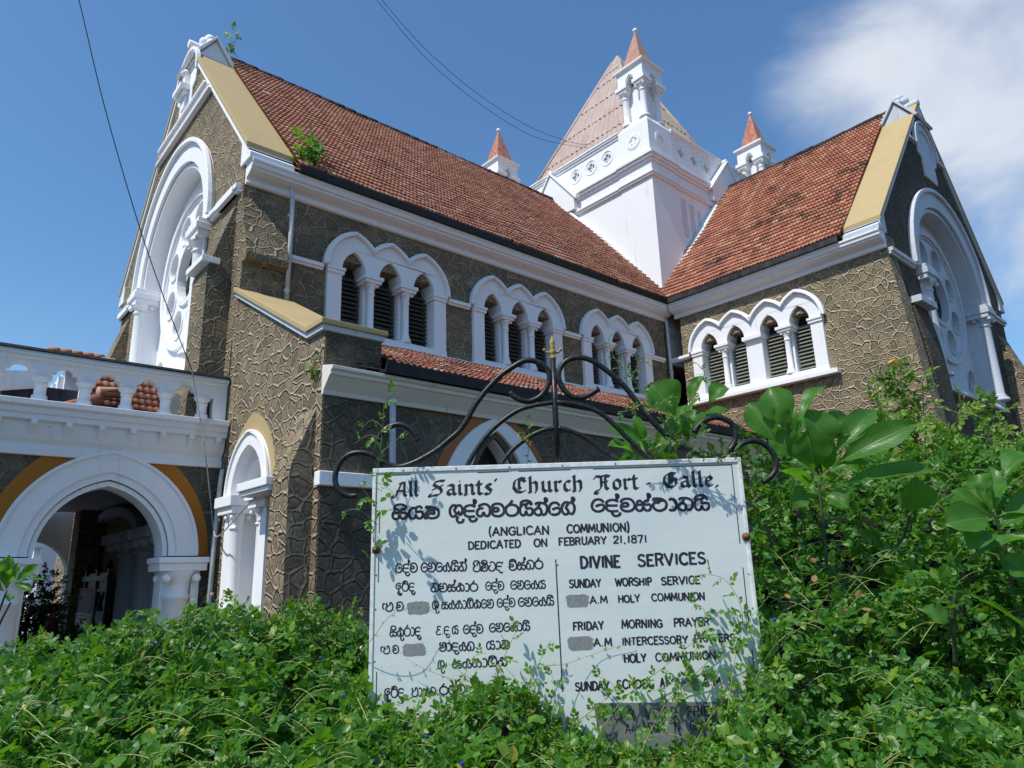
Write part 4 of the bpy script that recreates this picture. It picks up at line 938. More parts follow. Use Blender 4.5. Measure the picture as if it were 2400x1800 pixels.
SINH=[
 ('sI ya La',(-0.652, 1.9),(-0.401, 1.899),0.0640),
 ('SU d_ Da va ra yI n_ E g_',(-0.352, 1.902),(0.318, 1.897),0.0650),
 ('E d_ va s_ Ta aa na yI',(0.401, 1.908),(1.03, 1.898),0.0650),
 ('E d_ va',(-0.633, 1.627),(-0.518, 1.628),0.0450),
 ('E ma E ha yI n_',(-0.501, 1.627),(-0.262, 1.625),0.0450),
 ('pI LI ba Nd',(-0.231, 1.621),(-0.074, 1.623),0.0450),
 ('vI s_ ta ra',(-0.045, 1.622),(0.134, 1.626),0.0450),
 ('iU rI dU',(-0.632, 1.533),(-0.531, 1.535),0.0420),
 ('na ma s_ ka aa ra',(-0.45, 1.526),(-0.206, 1.523),0.0420),
 ('E d_ va',(-0.168, 1.526),(-0.072, 1.525),0.0420),
 ('E ma E ha ya',(-0.039, 1.527),(0.143, 1.525),0.0420),
 ('pe . va .',(-0.681, 1.438),(-0.574, 1.44),0.0420),
 ('SU . sa ha Ba aa gI ka E ma',(-0.443, 1.44),(-0.127, 1.439),0.0420),
 ('E d_ va',(-0.111, 1.441),(-0.017, 1.442),0.0420),
 ('E ma E ha yI',(-0.002, 1.442),(0.182, 1.442),0.0420),
 ('sI kU ra aa dU',(-0.657, 1.314),(-0.499, 1.316),0.0430),
 ('u . da . ya',(-0.424, 1.317),(-0.309, 1.318),0.0410),
 ('E d_ va',(-0.285, 1.318),(-0.183, 1.319),0.0410),
 ('E ma E ha aa yI',(-0.153, 1.322),(0.055, 1.324),0.0410),
 ('pe . va .',(-0.689, 1.234),(-0.598, 1.235),0.0370),
 ('ma ae da ha ta',(-0.407, 1.238),(-0.228, 1.236),0.0410),
 ('ya aa na',(-0.17, 1.239),(-0.049, 1.239),0.0410),
 ('SU .',(-0.415, 1.153),(-0.368, 1.154),0.0420),
 ('sa ha Ba aa gI ka',(-0.341, 1.155),(-0.064, 1.159),0.0420),
 ('iU rI dU',(-0.681, 1.028),(-0.581, 1.029),0.0430),
 ('pa aa sa la',(-0.545, 1.03),(-0.424, 1.031),0.0410),
 ('ra E ma',(-0.407, 1.034),(-0.276, 1.036),0.0420),
]
SMUDGE=[((0.242, 1.426),(0.359, 1.492)),((0.24, 1.221),(0.37, 1.288)),((-0.572, 1.417),(-0.456, 1.481)),((-0.594, 1.218),(-0.476, 1.278)),((0.793, 1.016),(0.891, 1.078)),]
PLUM={
 'P1':[((3.568,2.534,2.508),(3.434,2.621,2.71),0.196),((3.615,2.466,2.582),(3.67,2.386,2.749),0.071),((3.706,2.392,2.566),(3.772,2.294,2.676),0.105),((3.678,2.488,2.366),(3.691,2.491,2.556),0.157),((3.619,2.539,2.368),(3.587,2.63,2.501),0.105),((3.484,2.665,2.348),(3.261,2.822,2.457),0.073),((3.439,2.736,2.262),(3.256,2.828,2.339),0.118),((3.567,2.602,2.32),(3.704,2.554,2.501),0.118),((3.69,2.46,2.416),(3.907,2.356,2.558),0.099)],
 'P2':[((4.012,1.936,2.121),(3.893,1.892,2.346),0.197),((4.049,1.874,2.204),(3.973,1.911,2.48),0.173),((4.08,1.845,2.208),(4.279,1.647,2.466),0.123),((4.094,1.852,2.155),(4.292,1.441,2.352),0.136),((4.104,1.888,2.027),(4.361,1.433,2.089),0.099),((4.013,1.972,2.016),(3.761,2.02,2.121),0.136),((3.873,1.984,2.33),(3.78,2.01,2.487),0.099),((3.869,1.979,2.353),(3.839,2.047,2.624),0.178),((3.912,1.933,2.375),(4.086,1.83,2.622),0.104),((3.921,1.989,2.198),(3.833,2.079,2.354),0.148),((4.467,1.625,1.869),(4.39,1.554,2.065),0.192),((4.075,1.885,2.109),(4.198,1.691,2.154),0.074),((3.824,2.043,2.284),(3.776,2.16,2.542),0.153),((4.02,1.874,2.277),(4.228,1.793,2.451),0.148),((4.073,1.929,1.99),(4.093,1.803,1.907),0.111),((3.972,1.999,2.042),(3.839,2.024,1.917),0.111)],
 'P3':[((4.253,1.084,1.979),(4.409,0.97,2.107),0.13),((4.206,1.148,1.918),(4.207,1.177,2.026),0.097),((4.251,1.131,1.854),(4.328,1.014,1.992),0.108),((4.24,1.159,1.803),(4.008,1.303,1.78),0.152),((4.28,1.143,1.749),(4.323,1.013,1.815),0.097),((4.175,1.293,1.587),(4.278,1.022,1.704),0.097),((4.283,1.185,1.624),(4.307,1.064,1.517),0.108),((4.259,1.168,1.729),(4.058,1.237,1.648),0.119),((4.263,1.136,1.812),(4.413,0.975,1.889),0.108)],
 'P5':[((3.925,1.283,1.461),(4.11,1.056,1.253),0.049),((3.798,1.421,1.387),(3.861,1.32,1.322),0.092)],
 'P4':[((0.888,7.777,1.591),(0.873,7.685,1.77),0.104),((0.931,7.716,1.657),(1.069,7.544,1.799),0.075),((0.939,7.714,1.643),(1.116,7.479,1.671),0.067),((0.849,7.779,1.682),(0.87,7.752,1.899),0.093),((0.931,7.704,1.69),(0.937,7.717,1.831),0.052),((0.868,7.788,1.61),(0.725,7.861,1.758),0.082),((0.877,7.787,1.591),(0.758,7.821,1.596),0.075),((0.907,7.767,1.572),(0.922,7.71,1.501),0.052),((0.851,7.783,1.664),(0.753,7.847,1.885),0.082),((0.927,7.73,1.625),(1.051,7.567,1.584),0.06)],
}

# ---------------------------------------------------------------- placing things met along a line of sight
def at(x, y, d):
    """the point that lies d metres ahead of the camera where the photo shows (x, y)"""
    return CAM + d * (FWD + RIGHT * (x - 1200) / FPX - UPV * (y - 900) / FPX)
def hit(ax, val, x, y):
    r = FWD + RIGHT * (x - 1200) / FPX - UPV * (y - 900) / FPX
    return CAM + r * (val - CAM[ax]) / r[ax]
def spline(P, k=6):
    P = [np.array(p, float) for p in P]; out = []
    for i in range(len(P) - 1):
        a, b, c, d = P[max(i - 1, 0)], P[i], P[i + 1], P[min(i + 2, len(P) - 1)]
        for j in range(k):
            t = j / k; out.append(.5 * (2 * b + (c - a) * t + (2 * a - 5 * b + 4 * c - d) * t * t + (3 * b - a - 3 * c + d) * t ** 3))
    return out + [P[-1]]

# ---------------------------------------------------------------- the sign board
HD = Vector((0.66119253, 0.75021626, 0)); RT = Vector((0.75021626, -0.66119253, 0))
FB = Fr(Vector((0, 0, 0)) + HD * 3.8, RT, Z)                # u to the right, n towards the camera
sign = thing('sign_board', 'pale grey-white church notice board with black lettering under black iron scrollwork, in the hedge', 'sign')
mb = MB(); mb.box(FB, -.745, 1.20, .735, 2.150, -.012, 0); mb.build('panel', M['panel'], sign, bevel=.002)
mb = MB()
for u0, u1, v0, v1 in ((-.762, 1.216, 2.146, 2.172), (-.762, 1.216, .715, .738), (-.762, -.742, .738, 2.146), (1.197, 1.216, .738, 2.146)): mb.box(FB, u0, u1, v0, v1, -.03, .007)
mb.build('frame', M['frame'], sign, bevel=.003)
for s in (-.75, 1.205): mb = MB(); mb.tube([FB(s, GZ, -.055), FB(s, 2.15, -.055)], .022, 10); mb.build('post', M['iron'], sign)
ST = SCROLL
for k, r in (('L', .0158), ('R', .0158), ('L2', .0155), ('R2', .0155), ('A1', .0135), ('A2', .0135), ('B1', .0135), ('B2', .0135)):
    mb = MB(); mb.tube(spline([FB(a, b, -.02) for a, b in ST[k]], 4), r, 10); mb.build('scroll', M['iron'], sign)
mb = MB(); mb.tube([FB(.235, 2.15, -.02), FB(.234, 2.45, -.02), FB(.234, 2.765, -.02)], .0165, 12); mb.build('upright', M['iron'], sign)
mb = MB(); f = Fr(FB(.2345, 0, -.02), FB.U, FB.V)
mb.lathe(f, 0, 0, [(.010, 2.755), (.018, 2.765), (.019, 2.776), (.010, 2.786), (.017, 2.795), (.020, 2.806), (.012, 2.822), (.0145, 2.828), (.0145, 2.833), (.0125, 2.838), (.016, 2.85), (.013, 2.875), (.002, 2.898)], 14)
for s in (-1, 1): mb.tube(spline([f(0, 2.806, 0), f(s * .022, 2.801, 0), f(s * .036, 2.806, 0), f(s * .045, 2.818, 0)], 4), .0085, 8, taper=.0065); mb.ball(f(s * .046, 2.818, 0), .0105, 10, 7)
mb.build('finial', M['gold'], sign)
for u, v, mt in ((-.735, 1.746, 'rust'), (1.198, 1.754, 'rust')):
    mb = MB(); f = Fr(FB(u, v, 0), FB.U, FB.N * -1); mb.lathe(f, 0, 0, [(.021, -.012), (.021, -.008), (.010, -.008), (.010, -.016), (.004, -.018)], 16)
    mb = MB(); fz = Fr(FB(u, v, .004), FB.N, FB.U)
    for r0, r1 in ((.022, .006),): mb.tube([FB(u, v, .004), FB(u, v, .010)], .022, 18); mb.tube([FB(u, v, .010), FB(u, v, .018)], .011, 6)
    mb.build('bolt', M[mt], sign)
mb = MB()
for i in range(7): u = -.60 + i * .285; mb.ball(FB(u, 2.159, .008), .005, 8, 5)
for v in (1.95, 1.62, 1.45, 1.2): mb.ball(FB(-.735, v, .0), .005, 8, 5); mb.ball(FB(1.19, v - .05, .0), .005, 8, 5)
mb.ball(FB(.205, 1.645, .001), .005, 8, 5); mb.ball(FB(.19, 1.905, .001), .005, 8, 5); mb.build('rivets', M['steel'], sign)
mb = MB(); INK = .0012
def stroke_rect(u0, v0, u1, v1, w):
    mb = MB(); d = Vector((u1 - u0, v1 - v0)); n = Vector((-d.y, d.x)).normalized() * w / 2
    mb.add([FB(u0 - n.x, v0 - n.y, INK), FB(u1 - n.x, v1 - n.y, INK), FB(u1 + n.x, v1 + n.y, INK), FB(u0 + n.x, v0 + n.y, INK)], [(0, 1, 2, 3)]); mb.build('border_line', M['ink'], sign)
for a, b in ((-.70, -.56), (-.2, -.03), (.02, .30), (.42, 1.165)): stroke_rect(a, 2.134, b, 2.134, .0042)
for a, b in ((2.134, 1.95), (1.9, 1.72), (1.6, 1.3), (1.2, .95)): stroke_rect(1.165, a, 1.163, b, .0045)
for a, b in ((1.95, 1.83), (1.7, 1.58), (1.15, .95)): stroke_rect(-.722, a, -.722, b, .004)
stroke_rect(.199, 1.669, .204, 1.031, .006)
# lettering
def nib(mb, strokes, u0, v0, sx, sy, w, ang=rad(40), lift=0.0):
    n = Vector((math.cos(ang), math.sin(ang))) * w / 2
    for st in strokes:
        st = [(u0 + x * sx, v0 + y * sy) for x, y in st]
        for i in range(len(st) - 1):
            a, b = st[i], st[i + 1]; z = INK + lift
            q = [(a[0] - n.x, a[1] - n.y), (a[0] + n.x, a[1] + n.y), (b[0] + n.x, b[1] + n.y), (b[0] - n.x, b[1] - n.y)]
            ar = (q[1][0] - q[0][0]) * (q[2][1] - q[1][1]) - (q[1][1] - q[0][1]) * (q[2][0] - q[1][0])
            if ar < 0: q = q[::-1]
            mb.add([FB(x, y, z) for x, y in q], [(0, 1, 2, 3)]); lift += 4e-6
            d = Vector((b[0] - a[0], b[1] - a[1])); m2 = Vector((-d.y, d.x)).normalized() * w * .13
            mb.add([FB(x, y, z + 2e-6) for x, y in ((a[0] - m2.x, a[1] - m2.y), (b[0] - m2.x, b[1] - m2.y), (b[0] + m2.x, b[1] + m2.y), (a[0] + m2.x, a[1] + m2.y))], [(0, 1, 2, 3)])
BLG = {'A': (1.12, [[(-.22, .14), (-.30, -.02), (-.14, -.12), (.06, .06), (.52, 1.30)], [(.30, 1.18), (.46, 1.32), (.74, 1.30)], [(.76, 1.36), (.76, .2), (.92, .03)], [(.12, .52), (.76, .56)]]),
 'l': (.44, [[(.04, 1.36), (.17, 1.48), (.17, .16), (.32, .02)]]),
 'S': (1.0, [[(.92, 1.36), (.62, 1.40), (.24, 1.28), (.16, 1.02), (.66, .62), (.72, .28), (.46, .02), (.16, .0), (-.14, -.12), (-.16, .06), (.02, .16)], [(.05, .52), (.82, .98)]]),
 'a': (.82, [[(.12, .86), (.32, 1.0), (.56, .88), (.56, .16), (.72, .02)], [(.56, .62), (.16, .44), (.16, .16), (.34, .02), (.56, .2)]]),
 'i': (.46, [[(.04, .88), (.17, 1.0), (.17, .16), (.32, .02)], [(.13, 1.26), (.22, 1.36)]]),
 'n': (.88, [[(.04, .88), (.17, 1.0), (.17, .10)], [(.06, .08), (.17, -.02), (.27, .06)], [(.17, .78), (.46, 1.0), (.61, .86), (.61, .16), (.76, .02)]]),
 't': (.56, [[(.18, 1.32), (.18, .16), (.34, .02), (.48, .1)], [(-.02, .96), (.42, .98)]]),
 's': (.66, [[(.52, .9), (.30, 1.0), (.12, .8), (.50, .38), (.42, .08), (.24, .0), (.06, .12)]]),
 "'": (.36, [[(.16, 1.46), (.20, 1.34), (.12, 1.22)]]),
 'C': (1.12, [[(.92, 1.30), (.56, 1.38), (.20, 1.12), (.12, .5), (.36, .08), (.70, .02), (.96, .22)], [(.52, 1.26), (.50, .46), (.62, .34)], [(.52, 1.06), (.76, 1.22), (.94, 1.02)]]),
 'h': (.88, [[(.04, 1.36), (.17, 1.48), (.17, .06)], [(.06, .08), (.17, -.02), (.27, .06)], [(.17, .78), (.46, 1.0), (.61, .82), (.61, .22), (.50, -.06)]]),
 'u': (.88, [[(.04, .88), (.17, 1.0), (.17, .22), (.34, .03), (.60, .2)], [(.48, .88), (.61, 1.0), (.61, .16), (.76, .02)]]),
 'r': (.66, [[(.04, .88), (.17, 1.0), (.17, .16), (.30, .02)], [(.17, .74), (.42, 1.0), (.56, .88)]]),
 'c': (.66, [[(.54, .88), (.32, 1.0), (.14, .76), (.14, .26), (.32, .03), (.54, .16)]]),
 'F': (1.1, [[(-.18, 1.06), (-.04, 1.34), (.30, 1.28), (.66, 1.40), (.96, 1.28)], [(.34, 1.28), (.34, .32), (.16, .02), (-.12, -.06), (-.18, -.24), (.08, -.30)], [(.64, 1.26), (.64, .26), (.82, .06)], [(.34, .74), (.80, .80)]]),
 'o': (.78, [[(.37, 1.0), (.14, .76), (.14, .26), (.37, .02), (.60, .26), (.60, .76), (.37, 1.0)]]),
 'G': (1.14, [[(.92, 1.28), (.54, 1.38), (.16, 1.06), (.12, .46), (.40, .05), (.70, .02), (.92, .26), (.92, .74), (.66, .86)], [(.50, 1.28), (.50, .30)], [(.70, 1.26), (.70, .46)]]),
 'e': (.68, [[(.14, .48), (.54, .70), (.36, 1.0), (.14, .76), (.14, .26), (.34, .03), (.56, .18)]]),
 '.': (.3, [[(.08, .06), (.2, .02)]]), '-': (.5, [[(.05, .5), (.4, .56)]])}
for word, (u0, v0), (u1, v1), h in BLACK:
    tot = sum(BLG[c][0] for c in word); sx = (u1 - u0) / tot; sy = h / 1.45; u = u0; mb = MB(); i = 0
    for c in word:
        t = (u - u0) / (u1 - u0); nib(mb, BLG[c][1], u + .04 * sx, v0 + (v1 - v0) * t, sx, sy, .30 * (sx + sy) / 2, lift=i * 2e-5); u += BLG[c][0] * sx; i += 1
    mb.build('lettering', M['ink'], sign, uv=False)
SG = {'s': (1.12, [[(-.06, .5), (.5, .5), (1.0, .5)], [(.10, .5), (.13, .76), (.30, .82), (.42, .68), (.50, .54), (.58, .68), (.72, .82), (.88, .72)], [(.02, .5), (.0, .22), (.14, .03), (.38, .06), (.5, .3), (.62, .06), (.86, .03), (1.0, .22), (1.0, .5)]]),
 'y': (1.12, [[(.48, .88), (.24, .86), (.05, .6), (.05, .24), (.22, .02), (.43, .09), (.5, .32), (.62, .06), (.86, .03), (1.0, .25), (.97, .5), (.76, .58), (.58, .54), (.5, .72), (.6, .95), (.82, .98), (.95, .80)]]),
 'L': (1.1, [[(.06, .98), (.4, .93), (.78, .82), (1.0, .5), (.92, .14), (.6, .0), (.3, .06), (.2, .25), (.4, .4), (.66, .36), (.66, .56), (.42, .64), (.15, .5), (.0, .2), (.06, .02), (.2, .05)], [(.06, .98), (.2, .82), (.6, .74), (.86, .74)]]),
 'S': (1.12, [[(.5, .92), (.25, .94), (.05, .64), (.06, .28), (.22, .05), (.46, .1), (.5, .32), (.38, .52), (.46, .72), (.62, .92), (.86, .9), (1.0, .62), (.95, .3), (.8, .16), (.68, .32), (.78, .46)]]),
 'd': (1.0, [[(.88, .78), (.55, .92), (.2, .86), (.04, .66), (.14, .5), (.4, .46), (.82, .46)], [(.14, .5), (.02, .3), (.15, .08), (.45, .0), (.85, .02)], [(.48, .0), (.42, -.2), (.6, -.38), (.88, -.32), (.98, -.1)]]),
 'D': (1.1, [[(.5, .66), (.22, .64), (.04, .5), (.0, .25), (.14, .03), (.36, .06), (.5, .3), (.64, .05), (.88, .06), (1.0, .35), (.95, .75), (.68, .98), (.35, .95), (.1, .8)]]),
 'v': (1.08, [[(.05, .68), (.12, .88), (.4, 1.0), (.75, .93), (.97, .6), (.95, .25), (.7, .02), (.35, .0), (.1, .15), (.05, .42), (.2, .62), (.45, .65), (.55, .5), (.42, .38), (.15, .38)]]),
 'r': (1.08, [[(.58, 1.24), (.42, 1.04), (.28, .88), (.08, .70), (.02, .4), (.2, .08), (.55, .0), (.88, .15), (1.0, .48), (.85, .78), (.55, .88), (.3, .86)]]),
 'n': (1.12, [[(.1, .84), (.24, .98), (.62, .98), (.96, .78), (1.0, .38), (.86, .08), (.6, .0)], [(.46, .94), (.3, .62), (.0, .34), (.12, .08), (.4, .0), (.56, .2), (.5, .48), (.34, .62)]]),
 'g': (1.12, [[(.55, .98), (.25, .95), (.04, .6), (.06, .25), (.25, .02), (.48, .08), (.52, .3), (.36, .52), (.44, .72), (.62, .95), (.86, .92), (1.0, .65), (.98, .3), (.82, .04), (.62, .08)]]),
 'T': (1.1, [[(.05, .98), (.3, .99), (.7, .92), (.97, .62), (.9, .2), (.55, .0), (.2, .1), (.05, .4), (.15, .62), (.4, .66), (.5, .58)], [(.05, .98), (.2, .8), (.55, .78), (.8, .82)]]),
 't': (1.12, [[(.45, .62), (.2, .64), (.04, .4), (.1, .1), (.35, .0), (.52, .2), (.5, .5)], [(.1, .62), (.25, .9), (.6, 1.0), (.92, .8), (1.0, .4), (.85, .05), (.6, .05)]]),
 'm': (1.08, [[(.3, .98), (.08, .9), (.06, .7), (.25, .62), (.45, .62), (.55, .48), (.4, .36), (.12, .38), (.05, .15), (.3, .0), (.7, .02), (.97, .3), (.95, .7), (.7, .98), (.5, .9), (.48, .72)]]),
 'h': (1.12, [[(.42, .62), (.15, .6), (.03, .3), (.2, .02), (.45, .1), (.5, .4), (.5, .75), (.65, .98), (.8, .76), (.78, .54), (.97, .46), (1.0, .2), (.85, .0), (.62, .06)]]),
 'p': (1.08, [[(.1, .98), (.05, .75), (.3, .62), (.08, .45), (.05, .15), (.3, .0), (.7, .0), (.97, .25), (.95, .7), (.75, .98), (.55, .85), (.6, .62)]]),
 'b': (1.06, [[(.35, .6), (.1, .5), (.05, .2), (.3, .0), (.7, .02), (.98, .35), (.9, .78), (.55, 1.0), (.2, .88)]]),
 'N': (1.05, [[(.88, .78), (.55, .92), (.2, .86), (.04, .66), (.14, .5), (.4, .46), (.82, .46)], [(.14, .5), (.02, .3), (.15, .08), (.45, .0), (.6, -.25), (.98, -.2)], [(.88, .78), (.98, .95)]]),
 'k': (1.14, [[(.42, .6), (.15, .6), (.03, .3), (.2, .02), (.45, .1), (.52, .4), (.5, .7), (.75, .78), (1.0, .55), (.97, .15), (.75, .02), (.6, .15), (.68, .35)], [(.25, .78), (.5, .98), (.72, .8)]]),
 'B': (1.14, [[(.42, .56), (.15, .62), (.03, .32), (.2, .04), (.46, .1), (.5, .4), (.5, .78), (.66, .95), (.78, .62), (1.0, .5), (1.0, .2), (.85, .02), (.66, .1)], [(.2, .8), (.4, .92)]]),
 'l': (1.08, [[(.30, .40), (.14, .50), (.06, .26), (.26, .02), (.54, .12), (.50, .44), (.24, .70), (.40, .95), (.80, .88), (1.02, .46), (.86, .05)]]),
 'u': (.95, [[(.85, .9), (.5, .98), (.2, .85), (.35, .62), (.62, .58), (.25, .5), (.05, .25), (.2, .02), (.55, .0), (.85, .1)]]),
 'i': (1.0, [[(.85, .9), (.45, .98), (.1, .8), (.08, .45), (.35, .3), (.7, .4), (.75, .65), (.5, .72), (.4, .5)], [(.45, .3), (.5, .05), (.35, -.2), (.6, -.38), (.78, -.2)]]),
 'E': (.98, [[(.86, .72), (.62, .96), (.25, .92), (.03, .55), (.1, .18), (.4, .0), (.75, .1), (.88, .38), (.7, .55), (.4, .48), (.28, .4)]]),
 'a': (.66, [[(.05, .85), (.25, .92), (.5, .75), (.55, .35), (.4, .05), (.15, .02), (.05, .12)]]), '.': (.4, [[(.12, .02), (.2, .02)]])}
MK = {'I': [[(.1, .82), (.18, 1.1), (.55, 1.2), (.86, 1.06), (.92, .84)]], 'U': [[(.66, .04), (.56, -.2), (.7, -.44), (.98, -.4), (1.05, -.16)]],
      '_': [[(.82, .8), (.86, 1.05), (.85, 1.34), (.99, 1.28), (.98, 1.13), (.86, 1.05)]], 'e': [[(-.2, .78), (-.35, .9), (-.45, .5), (-.25, .2)]]}
def ribbon(mb, pts, w, lift):
    L = []
    for i, p in enumerate(pts):
        a, b = pts[max(i - 1, 0)], pts[min(i + 1, len(pts) - 1)]; d = Vector((b[0] - a[0], b[1] - a[1]))
        n = Vector((-d.y, d.x)).normalized() * (w / 2 * (1 + .18 * abs(d.y) / (d.length + 1e-9))); L.append((FB(p[0] - n.x, p[1] - n.y, lift), FB(p[0] + n.x, p[1] + n.y, lift)))
    mb.add([q for pr in L for q in pr], [(2 * i, 2 * i + 2, 2 * i + 3, 2 * i + 1) for i in range(len(L) - 1)])
for word, (u0, v0), (u1, v1), h in SINH:
    toks = word.split(); tot = sum(SG[t[0]][0] for t in toks); sx = (u1 - u0) / tot; u = u0; mb = MB(); lf = INK; bold = .19 if h > .055 else .15
    for t in toks:
        g = SG[t[0]]; v = v0 + (v1 - v0) * (u - u0) / (u1 - u0); sts = list(g[1])
        for mkk in t[1:]:
            if mkk in MK: sts += [[(x * g[0] / 1.1, y) for x, y in s] for s in MK[mkk]]
        for st in sts:
            pts = [(u + x * sx, v + y * h) for x, y in (p[:2] for p in spline(st, 5))]; ribbon(mb, pts, bold * min(h, sx * 1.15), lf); lf += 1.5e-5
        u += g[0] * sx
    mb.build('lettering', M['ink'], sign, uv=False)
O8 = [(.5, 1), (.18, .86), (.05, .5), (.18, .14), (.5, 0), (.82, .14), (.95, .5), (.82, .86), (.5, 1)]
CAP = {'A': (.95, [[(.02, 0), (.47, 1), (.92, 0)], [(.2, .34), (.74, .34)]], 0), 'B': (.8, [[(.1, 0), (.1, 1), (.5, 1), (.7, .88), (.7, .66), (.5, .53), (.1, .53)], [(.5, .53), (.76, .42), (.76, .13), (.52, 0), (.1, 0)]], 0),
 'C': (.88, [[(.86, .82), (.66, .98), (.4, 1), (.14, .82), (.05, .5), (.14, .18), (.4, 0), (.66, .02), (.86, .18)]], 1), 'D': (.9, [[(.1, 0), (.1, 1), (.45, 1), (.75, .84), (.86, .5), (.75, .16), (.45, 0), (.1, 0)]], 0),
 'E': (.74, [[(.7, 1), (.1, 1), (.1, 0), (.7, 0)], [(.1, .52), (.6, .52)]], 0), 'F': (.7, [[(.68, 1), (.1, 1), (.1, 0)], [(.1, .52), (.58, .52)]], 0), 'G': (.95, [[(.86, .82), (.66, .98), (.4, 1), (.14, .82), (.05, .5), (.14, .18), (.4, 0), (.7, .02), (.88, .16), (.88, .46), (.58, .46)]], 0),
 'H': (.9, [[(.1, 0), (.1, 1)], [(.8, 0), (.8, 1)], [(.1, .52), (.8, .52)]], 0), 'I': (.34, [[(.17, 0), (.17, 1)]], 0), 'L': (.68, [[(.1, 1), (.1, 0), (.66, 0)]], 0), 'M': (1.08, [[(.06, 0), (.16, 1), (.54, .22), (.92, 1), (1.02, 0)]], 0),
 'N': (.92, [[(.1, 0), (.1, 1), (.82, 0), (.82, 1)]], 0), 'O': (1.0, [O8], 1), 'P': (.78, [[(.1, 0), (.1, 1), (.5, 1), (.72, .88), (.72, .62), (.5, .48), (.1, .48)]], 0), 'R': (.84, [[(.1, 0), (.1, 1), (.5, 1), (.72, .88), (.72, .64), (.5, .52), (.1, .52)], [(.46, .52), (.78, 0)]], 0),
 'S': (.78, [[(.7, .84), (.52, .98), (.28, .98), (.1, .84), (.12, .64), (.36, .53), (.6, .44), (.72, .26), (.62, .06), (.38, 0), (.18, .04), (.06, .18)]], 1), 'T': (.8, [[(.04, 1), (.76, 1)], [(.4, 1), (.4, 0)]], 0), 'U': (.88, [[(.1, 1), (.1, .3), (.22, .06), (.44, 0), (.66, .06), (.78, .3), (.78, 1)]], 0),
 'V': (.9, [[(.04, 1), (.45, 0), (.86, 1)]], 0), 'W': (1.2, [[(.04, 1), (.32, 0), (.6, .85), (.88, 0), (1.16, 1)]], 0), 'Y': (.86, [[(.04, 1), (.43, .48), (.82, 1)], [(.43, .48), (.43, 0)]], 0),
 '1': (.4, [[(.2, 0), (.2, 1)]], 0), '2': (.74, [[(.08, .78), (.2, .96), (.48, 1), (.66, .82), (.6, .56), (.08, 0), (.68, 0)]], 0), '7': (.72, [[(.06, 1), (.68, 1), (.28, 0)]], 0), '8': (.76, [[(.38, .54), (.12, .68), (.14, .92), (.38, 1), (.62, .92), (.64, .68), (.38, .54), (.08, .36), (.12, .08), (.38, 0), (.64, .08), (.68, .36), (.38, .54)]], 1),
 '(': (.36, [[(.3, 1.25), (.14, .9), (.1, .5), (.14, .1), (.3, -.25)]], 1), ')': (.36, [[(.06, 1.25), (.22, .9), (.26, .5), (.22, .1), (.06, -.25)]], 1), ',': (.34, [[(.16, .08), (.1, -.16)]], 0), '.': (.34, [[(.1, .02), (.22, .02)]], 0), ' ': (.5, [], 0)}
def text(word, u0, v0, u1, v1, h, mat='ink', w=.20, par=sign, z=INK, nm='lettering', seed=0):
    """brush-lettered capitals: each stroke a ribbon of paint of slightly varying weight"""
    rr = random.Random(sum(map(ord, word)) + int(u0 * 1000)); tot = sum(CAP[c][0] for c in word) + .14 * (len(word) - 1); sx = (u1 - u0) / tot; u = u0; mb = MB(); lf = z
    for c in word:
        cw, sts, sm = CAP[c]; v = v0 + (v1 - v0) * (u - u0) / (u1 - u0); hh = h * rr.uniform(.96, 1.05); sl = rr.uniform(-.03, .05)
        for st in sts:
            if sm: st = [q[:2] for q in spline(st, 3)]
            pts = [(u + (x + sl * y) * sx, v + y * hh + rr.uniform(-.01, .01) * h) for x, y in st]
            if c == '.' or c == ',': pass
            if not sm and len(pts) > 2:
                for a, b in zip(pts[:-1], pts[1:]):
                    d = Vector((b[0] - a[0], b[1] - a[1])).normalized() * (w * h * .32); ribbon(mb, [(a[0] - d.x, a[1] - d.y), (b[0] + d.x, b[1] + d.y)], w * h * rr.uniform(.92, 1.08), lf); lf += 1e-5
            else: ribbon(mb, pts, w * h * rr.uniform(.92, 1.1), lf)
            lf += 1e-5
        u += (cw + .14) * sx
    return mb.build(nm, M[mat], par, uv=False)
mb = MB(); f = Fr(FB(0, 0, 0), FB.U, FB.V)
pl = [(.355, .974), (1.10, .961), (1.10, .745), (.375, .764)]
mb.prism(f, pl, .001, .005); plt = mb.build('tin_plate', M['plate'], sign)
for i, (w, p0, p1, h) in enumerate(LATIN):
    if i < len(LATIN) - 2: text(w, p0[0], p0[1], p1[0], p1[1], h)
    else: text(w, p0[0], p0[1], p1[0] - .02, p1[1], h * .9, 'gutter', .09, plt, .0062)
for (a, b), (c, d) in SMUDGE:
    mb = MB(); r = random.Random(int(a * 1000)); pts = []
    for i in range(28):
        t = 2 * math.pi * i / 28; x, y = math.cos(t), math.sin(t); k = (abs(x) ** 5 + abs(y) ** 5) ** (-1 / 5) * r.uniform(.90, 1.06)
        pts.append(((a + c) / 2 + x * k * (c - a) / 2, (b + d) / 2 + y * k * (d - b) / 2))
    mb.prism(f, pts, .0004, .0009); mb.build('overpaint', M['ink_blot'], sign, uv=False)

